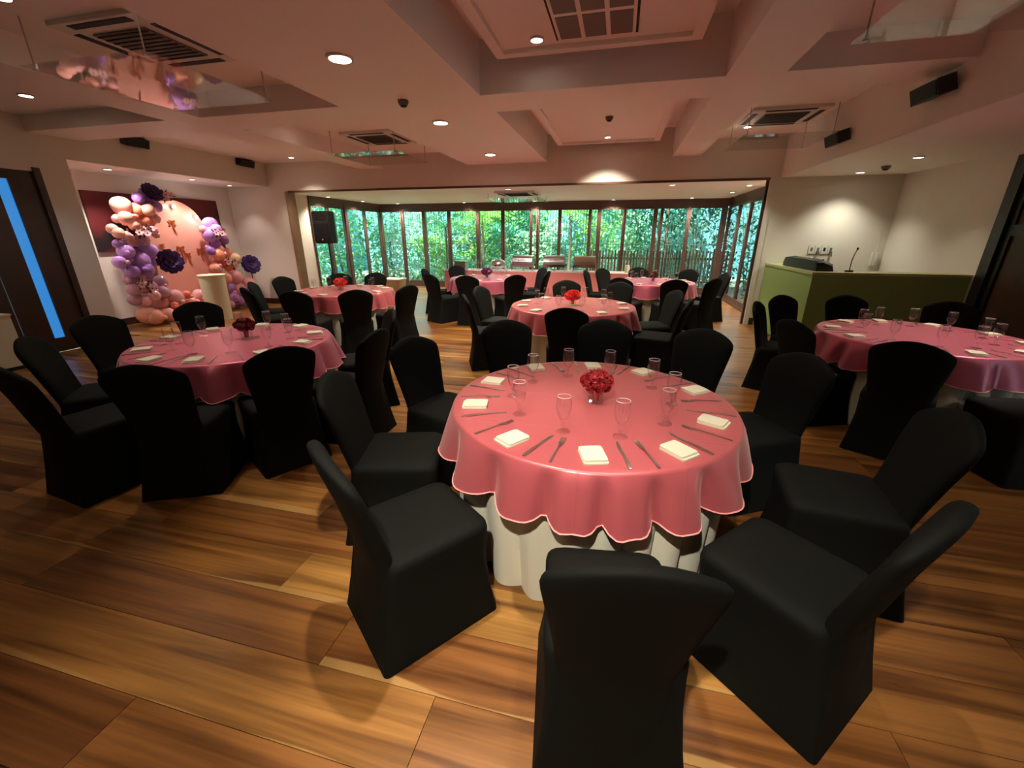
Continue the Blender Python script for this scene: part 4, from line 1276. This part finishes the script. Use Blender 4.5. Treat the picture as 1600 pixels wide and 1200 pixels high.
# arched backdrop
t = thing('arched_backdrop', 'glossy peach arched backdrop panel between the garlands', 'backdrop', (-8.80, 7.14, 0))
pts = [(-0.62, 0.0)] + [(-0.62 * math.cos(PI * k / 28), 1.66 + 0.62 * math.sin(PI * k / 28)) for k in range(29)] + [(0.62, 0.0)]
mm = MB()
n = len(pts)
mm.add([(0.02, y_, z + 0.003) for y_, z in pts] + [(-0.02, y_, z + 0.003) for y_, z in pts], [tuple(range(n)), tuple(range(2 * n - 1, n - 1, -1))] + [(k, n + k, n + (k + 1) % n, (k + 1) % n) for k in range(n)])
mm.build('arch_panel', mat('glossy_peach', (0.86, 0.40, 0.31), 0.30, spec=0.6, coat=0.5), t, True, 30)
MB().box(-0.20, -0.02, -0.3, -0.26, 0.0, 0.03).box(-0.20, -0.02, 0.26, 0.3, 0.0, 0.03).build('foot', white_plastic, t, False)
copper = mat('copper_foil', (0.80, 0.25, 0.10), 0.28, metal=0.8)
# copper foil figures stuck on the panel: small ornaments with ribbon tails
for (y_, z, s) in ((-0.10, 1.85, 1.0), (-0.06, 1.34, 1.15), (0.06, 1.22, 0.9), (0.36, 1.30, 1.0), (-0.42, 1.42, 0.7)):
    m = MB()
    nrm = Vector((1, 0, 0))
    c = Vector((0.028, y_, z))
    for a in (35, 145, 215, 325):
        d_ = Vector((0, math.cos(R(a)), math.sin(R(a))))
        petal(m, c, d_, nrm, 0.085 * s, 0.028 * s, 0.012)
    m.tube([c + Vector((0.004, 0, 0.05 * s)), c + Vector((0.006, 0.005, -0.06 * s)), c + Vector((0.008, 0.02, -0.15 * s)), c + Vector((0.004, 0.06, -0.22 * s))], [0.008, 0.010, 0.012, 0.004], 6)
    m.build('foil_ornament', copper, t, True, 50)
# two small lamps added in place of spotlight reflections on the glossy arch
for (y_, z) in ((-0.02, 2.16), (0.42, 1.98)):
    cl = MB().lathe([(0.016, 0), (0.03, 0.03), (0.034, 0.05)], 14, (0, 0, 0), True, Matrix.Translation((0.03, y_, z)) @ Matrix.Rotation(R(90), 4, 'Y')).build('glare_spot', white_plastic, t)
    MB().lathe([(0.001, 0.052), (0.032, 0.051)], 14, (0, 0, 0), False, Matrix.Translation((0.03, y_, z)) @ Matrix.Rotation(R(90), 4, 'Y')).build('lamp_face', lamp_glow_small, cl)
    ld = bpy.data.lights.new('glare_spot_light', 'POINT'); ld.energy = 1.2 * LAMP; ld.color = (1, 0.85, 0.75); ld.shadow_soft_size = 0.03
    lo = bpy.data.objects.new('glare_spot_light', ld); COL.objects.link(lo); lo.parent = t; lo.location = (0.16, y_, z)
# big purple paper flowers
pur = mat('purple_paper', (0.045, 0.012, 0.12), 0.65, noise=(6, 0.4))
for (loc, s, nrm, lb) in (((-8.28, 6.42, 1.15), 0.22, (1, -0.35, 0.12), 'large dark purple paper flower on the left garland'), ((-8.30, 8.28, 0.98), 0.21, (1, -0.4, 0.2), 'large dark purple paper flower beside the right garland'),
                          ((-8.40, 6.52, 2.36), 0.17, (1, -0.1, 0.5), 'purple paper flower on top of the left garland')):
    t = thing('paper_flower', lb, 'paper flower', loc)
    nrm = Vector(nrm).normalized()
    s0 = nrm.cross(Vector((0, 0, 1))).normalized(); u0 = s0.cross(nrm)
    for ring, (kk, ln, lift) in enumerate(((8, 1.0, 0.10), (7, 0.78, 0.22), (5, 0.5, 0.30))):
        for k in range(kk):
            a = 2 * PI * (k + 0.4 * ring) / kk
            m = MB()
            petal(m, nrm * 0.012 * ring, s0 * math.cos(a) + u0 * math.sin(a), nrm, s * ln, s * 0.52 * ln, s * lift)
            m.build('petal', pur, t, True, 60)
    MB().lathe([(0.001, 0.0), (0.035, 0.004), (0.03, 0.03), (0.001, 0.035)], 14, (0, 0, 0), False, Matrix.Translation(nrm * 0.035) @ nrm.to_track_quat('Z', 'Y').to_matrix().to_4x4()).build('flower_centre', anem_d, t)
    MB().tube([nrm * 0.03 + s0 * 0.045 * math.cos(k * PI / 8) + u0 * 0.045 * math.sin(k * PI / 8) for k in range(16)], 0.006, 6, True).build('stamen_ring', anem_w, t)
    if 'beside' in lb:
        MB().tube([(-0.02, 0, 0), (-0.05, 0.02, -0.45), (-0.06, 0.02, -0.97)], 0.010, 6).build('stalk', stem_green, t)
# white plinth
t = thing('pedestal', 'cream round pedestal standing before the balloons', 'pedestal', (-7.80, 6.78, 0))
MB().lathe([(0.205, 0.0), (0.205, 0.02), (0.225, 0.85), (0.225, 0.86)], 40).build('column', cream_board, t)
MB().lathe([(0.235, 0.86), (0.24, 0.865), (0.24, 0.885), (0.235, 0.89), (0.001, 0.89)], 40).build('top', cream_board, t)

# ---------------------------------------------------------------- garden beyond the glass
struct('ground', MB().box(-16, 12, YB + 0.3, 30, -0.25, -0.12).box(-16, XAL - 0.3, 4, YB + 0.3, -0.25, -0.12).box(XAR + 0.3, 12, 4, YB + 0.3, -0.25, -0.12), mat('pale_bounce_ground', (0.34, 0.36, 0.28), 0.9, noise=(3, 0.3)))  # ground made pale to bounce daylight up to the annexe ceiling
struct('wall_garden', MB().box(-16, 12, 20.0, 20.3, -0.12, 3.4).box(-13.6, -13.3, 4, 20, -0.12, 3.4), mat('garden_wall', (0.10, 0.30, 0.36), 0.8, noise=(2, 0.4)))
struct('wall_garden_right', MB().box(6.2, 6.5, 4, 19.9, -0.12, 3.4), mat('shaded_garden_wall', (0.05, 0.075, 0.06), 0.9, noise=(4, 0.4)))  # shade put into the colour: little light shows outside on this side
LEAF = [leaf_mat('leaf_lime', (0.22, 0.50, 0.07)), leaf_mat('leaf_green', (0.09, 0.33, 0.10)), leaf_mat('leaf_teal', (0.06, 0.32, 0.20)), leaf_mat('leaf_dark', (0.03, 0.12, 0.05)), leaf_mat('leaf_pale', (0.35, 0.58, 0.36))]
bark = mat('bark', (0.12, 0.08, 0.05), 0.9, noise=(12, 0.4))


def shrub(x, y_, h, wd, nl, mi, size, label, name='garden_shrub', trunk=0.0):
    t = thing(name, label, 'tree' if trunk else 'shrub', (x, y_, -0.12), 0, 'plants in the garden')
    q = random.Random(int(x * 100) + int(y_ * 37) + int(h * 10))
    m = MB()
    for k in range(nl):
        a = q.uniform(0, 2 * PI)
        rr = wd * math.sqrt(q.random())
        z = trunk + (h - trunk) * q.random() ** 0.85
        rr *= (1 - 0.4 * abs((z - trunk) / (h - trunk) - 0.4))
        c = Vector((rr * math.cos(a), rr * 0.7 * math.sin(a), z))
        d_ = Vector((q.uniform(-1, 1), q.uniform(-1, 1), q.uniform(-0.9, 0.5))).normalized()
        s = d_.cross(Vector((q.uniform(-.4, .4), q.uniform(-.4, .4), 1))).normalized()
        l_ = size * q.uniform(0.6, 1.3)
        w_ = l_ * 0.26
        nn = s.cross(d_) * l_ * 0.1
        m.add([c, c + d_ * l_ * 0.5 + s * w_, c + d_ * l_ - nn, c + d_ * l_ * 0.5 - s * w_, c + d_ * l_ * 0.5 + nn], [(0, 1, 4), (1, 2, 4), (2, 3, 4), (3, 0, 4)])
    f = m.build('foliage', LEAF[mi], t, False)
    f['kind'] = 'stuff'
    for k in range(5 if not trunk else 1):
        a = q.uniform(0, 6.28)
        MB().tube([(0.05 * math.cos(a), 0.05 * math.sin(a), 0), (wd * 0.25 * math.cos(a), wd * 0.2 * math.sin(a), h * 0.5), (wd * 0.4 * math.cos(a), wd * 0.3 * math.sin(a), h * 0.85)], [0.02 + trunk * 0.03, 0.014 + trunk * 0.025, 0.006], 6).build('stem', bark, t)
    return t


def palm(x, y_, h, nf, fl_, mi, label):
    t = thing('garden_palm', label, 'palm', (x, y_, -0.12), 0, 'palms in the garden')
    q = random.Random(int(x * 77) + int(y_ * 11))
    MB().tube([(0, 0, 0), (0.03, 0, h * 0.5), (0, 0.02, h)], [0.07, 0.05, 0.04], 8).build('trunk', bark, t)
    for k in range(nf):
        a = 2 * PI * k / nf + q.uniform(-.3, .3)
        el = q.uniform(0.25, 1.1)
        m = MB()
        prev = None
        sp = []
        for i in range(9):
            f = i / 8
            rr = fl_ * f * math.cos(el * (1 - 0.3 * f))
            sp.append(Vector((rr * math.cos(a), rr * math.sin(a), h + fl_ * (math.sin(el) * f - 0.75 * f * f))))
        m.tube(sp, [0.014 - 0.001 * i for i in range(9)], 4)
        side = Vector((-math.sin(a), math.cos(a), 0))
        for i in range(1, 9):
            for f in (0.0, 0.5):
                b_ = sp[i - 1].lerp(sp[i], f)
                ll = fl_ * 0.34 * math.sin(PI * min(0.95, (i + f) / 9 + 0.06))
                dirv = (sp[i] - sp[i - 1]).normalized()
                for sg in (-1, 1):
                    tip = b_ + side * sg * ll * 0.8 + dirv * ll * 0.55 + Vector((0, 0, -0.25 * ll))
                    mid = b_.lerp(tip, 0.45)
                    wv = dirv * 0.022
                    m.add([b_, mid + wv, tip, mid - wv], [(0, 1, 2, 3)])
        m.build('frond', LEAF[mi], t, False)
    return t


for a in (
        (-6.3, 15.3, 2.0, 9, 1.5, 1, 'palm outside the corner window beside the loudspeaker'), (-5.1, 16.0, 2.3, 11, 1.6, 0, 'bright lime palm outside the windows left of the buffet'),
        (-9.6, 11.6, 1.6, 10, 1.7, 2, 'palm outside the left side windows'), (-1.9, 17.0, 2.5, 10, 1.6, 0, 'palm outside behind the chafing dishes'),
        (-6.9, 14.3, 0.6, 9, 1.2, 4, 'low pale palm outside the corner window')):
    palm(*a)
SH = [(-7.4, 17.5, 3.6, 1.1, 700, 1, 0.22, 'tall green shrub outside behind the corner window'), (-6.0, 17.8, 2.6, 1.1, 700, 0, 0.20, 'lime shrub outside left of the wide window post'),
      (-4.6, 17.6, 2.2, 1.0, 700, 2, 0.20, 'teal shrub outside left of the buffet'), (-3.4, 17.8, 1.9, 1.0, 650, 4, 0.2, 'pale green shrub outside behind the round chafing dish'),
      (-2.2, 18.2, 1.7, 1.0, 600, 2, 0.18, 'low teal shrub outside behind the left chafing dish'), (-1.0, 18.0, 2.3, 1.0, 700, 0, 0.2, 'lime shrub outside behind the right chafing dish'),
      (0.3, 17.2, 2.9, 1.1, 800, 1, 0.2, 'green shrub outside right of the chafing dishes'), (1.5, 17.0, 3.4, 1.2, 900, 2, 0.2, 'tall teal shrub outside behind the far right table'),
      (2.8, 16.6, 3.5, 1.3, 900, 3, 0.2, 'tall dark shrub outside the right window corner'), (4.2, 15.6, 3.4, 1.4, 900, 3, 0.2, 'dark shrub outside beyond the right window corner'),
      (4.3, 12.6, 3.2, 1.1, 800, 3, 0.2, 'dark shrub outside the right side windows'), (4.4, 10.6, 3.2, 1.0, 700, 3, 0.2, 'dark shrub outside the right jamb'),
      (-9.8, 14.0, 3.2, 1.3, 800, 1, 0.22, 'green shrub outside the far end of the left side windows'), (-9.7, 9.9, 3.0, 1.1, 700, 2, 0.2, 'teal shrub outside behind the loudspeaker'),
      (0.9, 14.9, 1.1, 0.7, 420, 1, 0.15, 'low green bush outside beneath the right windows'), (2.2, 14.8, 1.2, 0.7, 420, 1, 0.15, 'low bush outside at the right window corner'),
      (-0.4, 15.0, 1.0, 0.6, 350, 4, 0.15, 'low pale bush outside right of the chafing dishes'), (-5.6, 14.9, 0.9, 0.6, 350, 2, 0.16, 'low teal bush outside behind the planter'),
      (-3.9, 15.4, 1.0, 0.7, 380, 4, 0.16, 'low pale bush outside left of the round chafing dish')]
SH += [(-9.0, 15.6, 3.0, 1.1, 800, 1, 0.22, 'green shrub outside the left window corner'), (-8.2, 14.6, 2.2, 0.8, 600, 4, 0.2, 'pale shrub outside touching the left window corner'), (-11.0, 9.6, 3.0, 1.0, 700, 1, 0.22, 'green shrub far outside the left side windows'), (-11.0, 15.0, 3.2, 1.2, 700, 2, 0.24, 'teal shrub at the far left of the garden'),
       (-8.6, 18.0, 3.0, 1.2, 800, 4, 0.24, 'pale shrub outside at the far left corner'), (-7.2, 15.8, 1.7, 1.0, 600, 0, 0.22, 'lime shrub outside behind the corner palm'),
       (-6.6, 18.9, 3.4, 1.1, 800, 2, 0.24, 'tall teal shrub against the garden wall at the left'), (-5.2, 18.9, 3.2, 1.1, 800, 0, 0.24, 'tall lime shrub against the garden wall at the left'),
       (-3.9, 19.0, 3.0, 1.1, 800, 1, 0.24, 'tall green shrub against the wall left of the buffet'), (-2.8, 19.0, 2.3, 0.9, 500, 4, 0.24, 'tall teal shrub against the wall behind the buffet'),
       (0.6, 18.9, 2.6, 1.1, 600, 4, 0.24, 'pale shrub against the wall right of the buffet'), (2.2, 18.8, 3.4, 1.2, 800, 2, 0.24, 'tall teal shrub against the wall at the right'),
       (-10.4, 12.2, 2.6, 1.3, 800, 4, 0.24, 'pale shrub outside the left side windows')]
for s in SH:
    shrub(*s)
shrub(1.6, 15.6, 4.2, 1.9, 900, 3, 0.22, 'dark leafy tree overhanging the right windows', 'garden_tree', 2.0)
shrub(-1.2, 19.0, 4.6, 1.8, 800, 1, 0.24, 'green tree crown outside behind the buffet', 'garden_tree', 2.2)
shrub(-5.6, 19.0, 4.8, 1.8, 800, 0, 0.24, 'lime tree crown outside at the left', 'garden_tree', 2.4)
# screen of thin upright canes just outside the glass
t = thing('cane_screen', 'screen of thin upright green canes outside the windows', 'screen', (0, YB + 0.45, 0))
cane = mat('green_cane', (0.20, 0.30, 0.26), 0.6, noise=(9, 0.4))
CANE = MB().tube([(0, 0, -0.12), (0, 0, 2.75)], 0.008, 5).mesh('cane', cane)
for k in range(124):
    link('cane', CANE, t, (-7.60 + k * 0.084 + rnd.uniform(-.012, .012), rnd.uniform(-.02, .02), 0))
for z in (0.05, 1.35, 2.6):
    MB().box(-7.65, 2.8, 0.012, 0.03, z - 0.012, z + 0.012).build('cross_rail', cane, t, False)
# low slatted fence in the right half of the garden
t = thing('slat_fence', 'low dark slatted fence outside the right windows', 'fence', (0, 14.45, -0.12))
SL = MB().box(-0.028, 0.028, -0.01, 0.01, 0, 1.25).mesh('slat', brown_wood, False)
for k in range(44):
    link('slat', SL, t, (-0.9 + k * 0.098, 0, rnd.uniform(-.02, .02) + 0.02))
for z in (0.3, 1.0):
    MB().box(-0.95, 3.4, 0.01, 0.04, z, z + 0.06).build('rail', brown_wood, t, False)
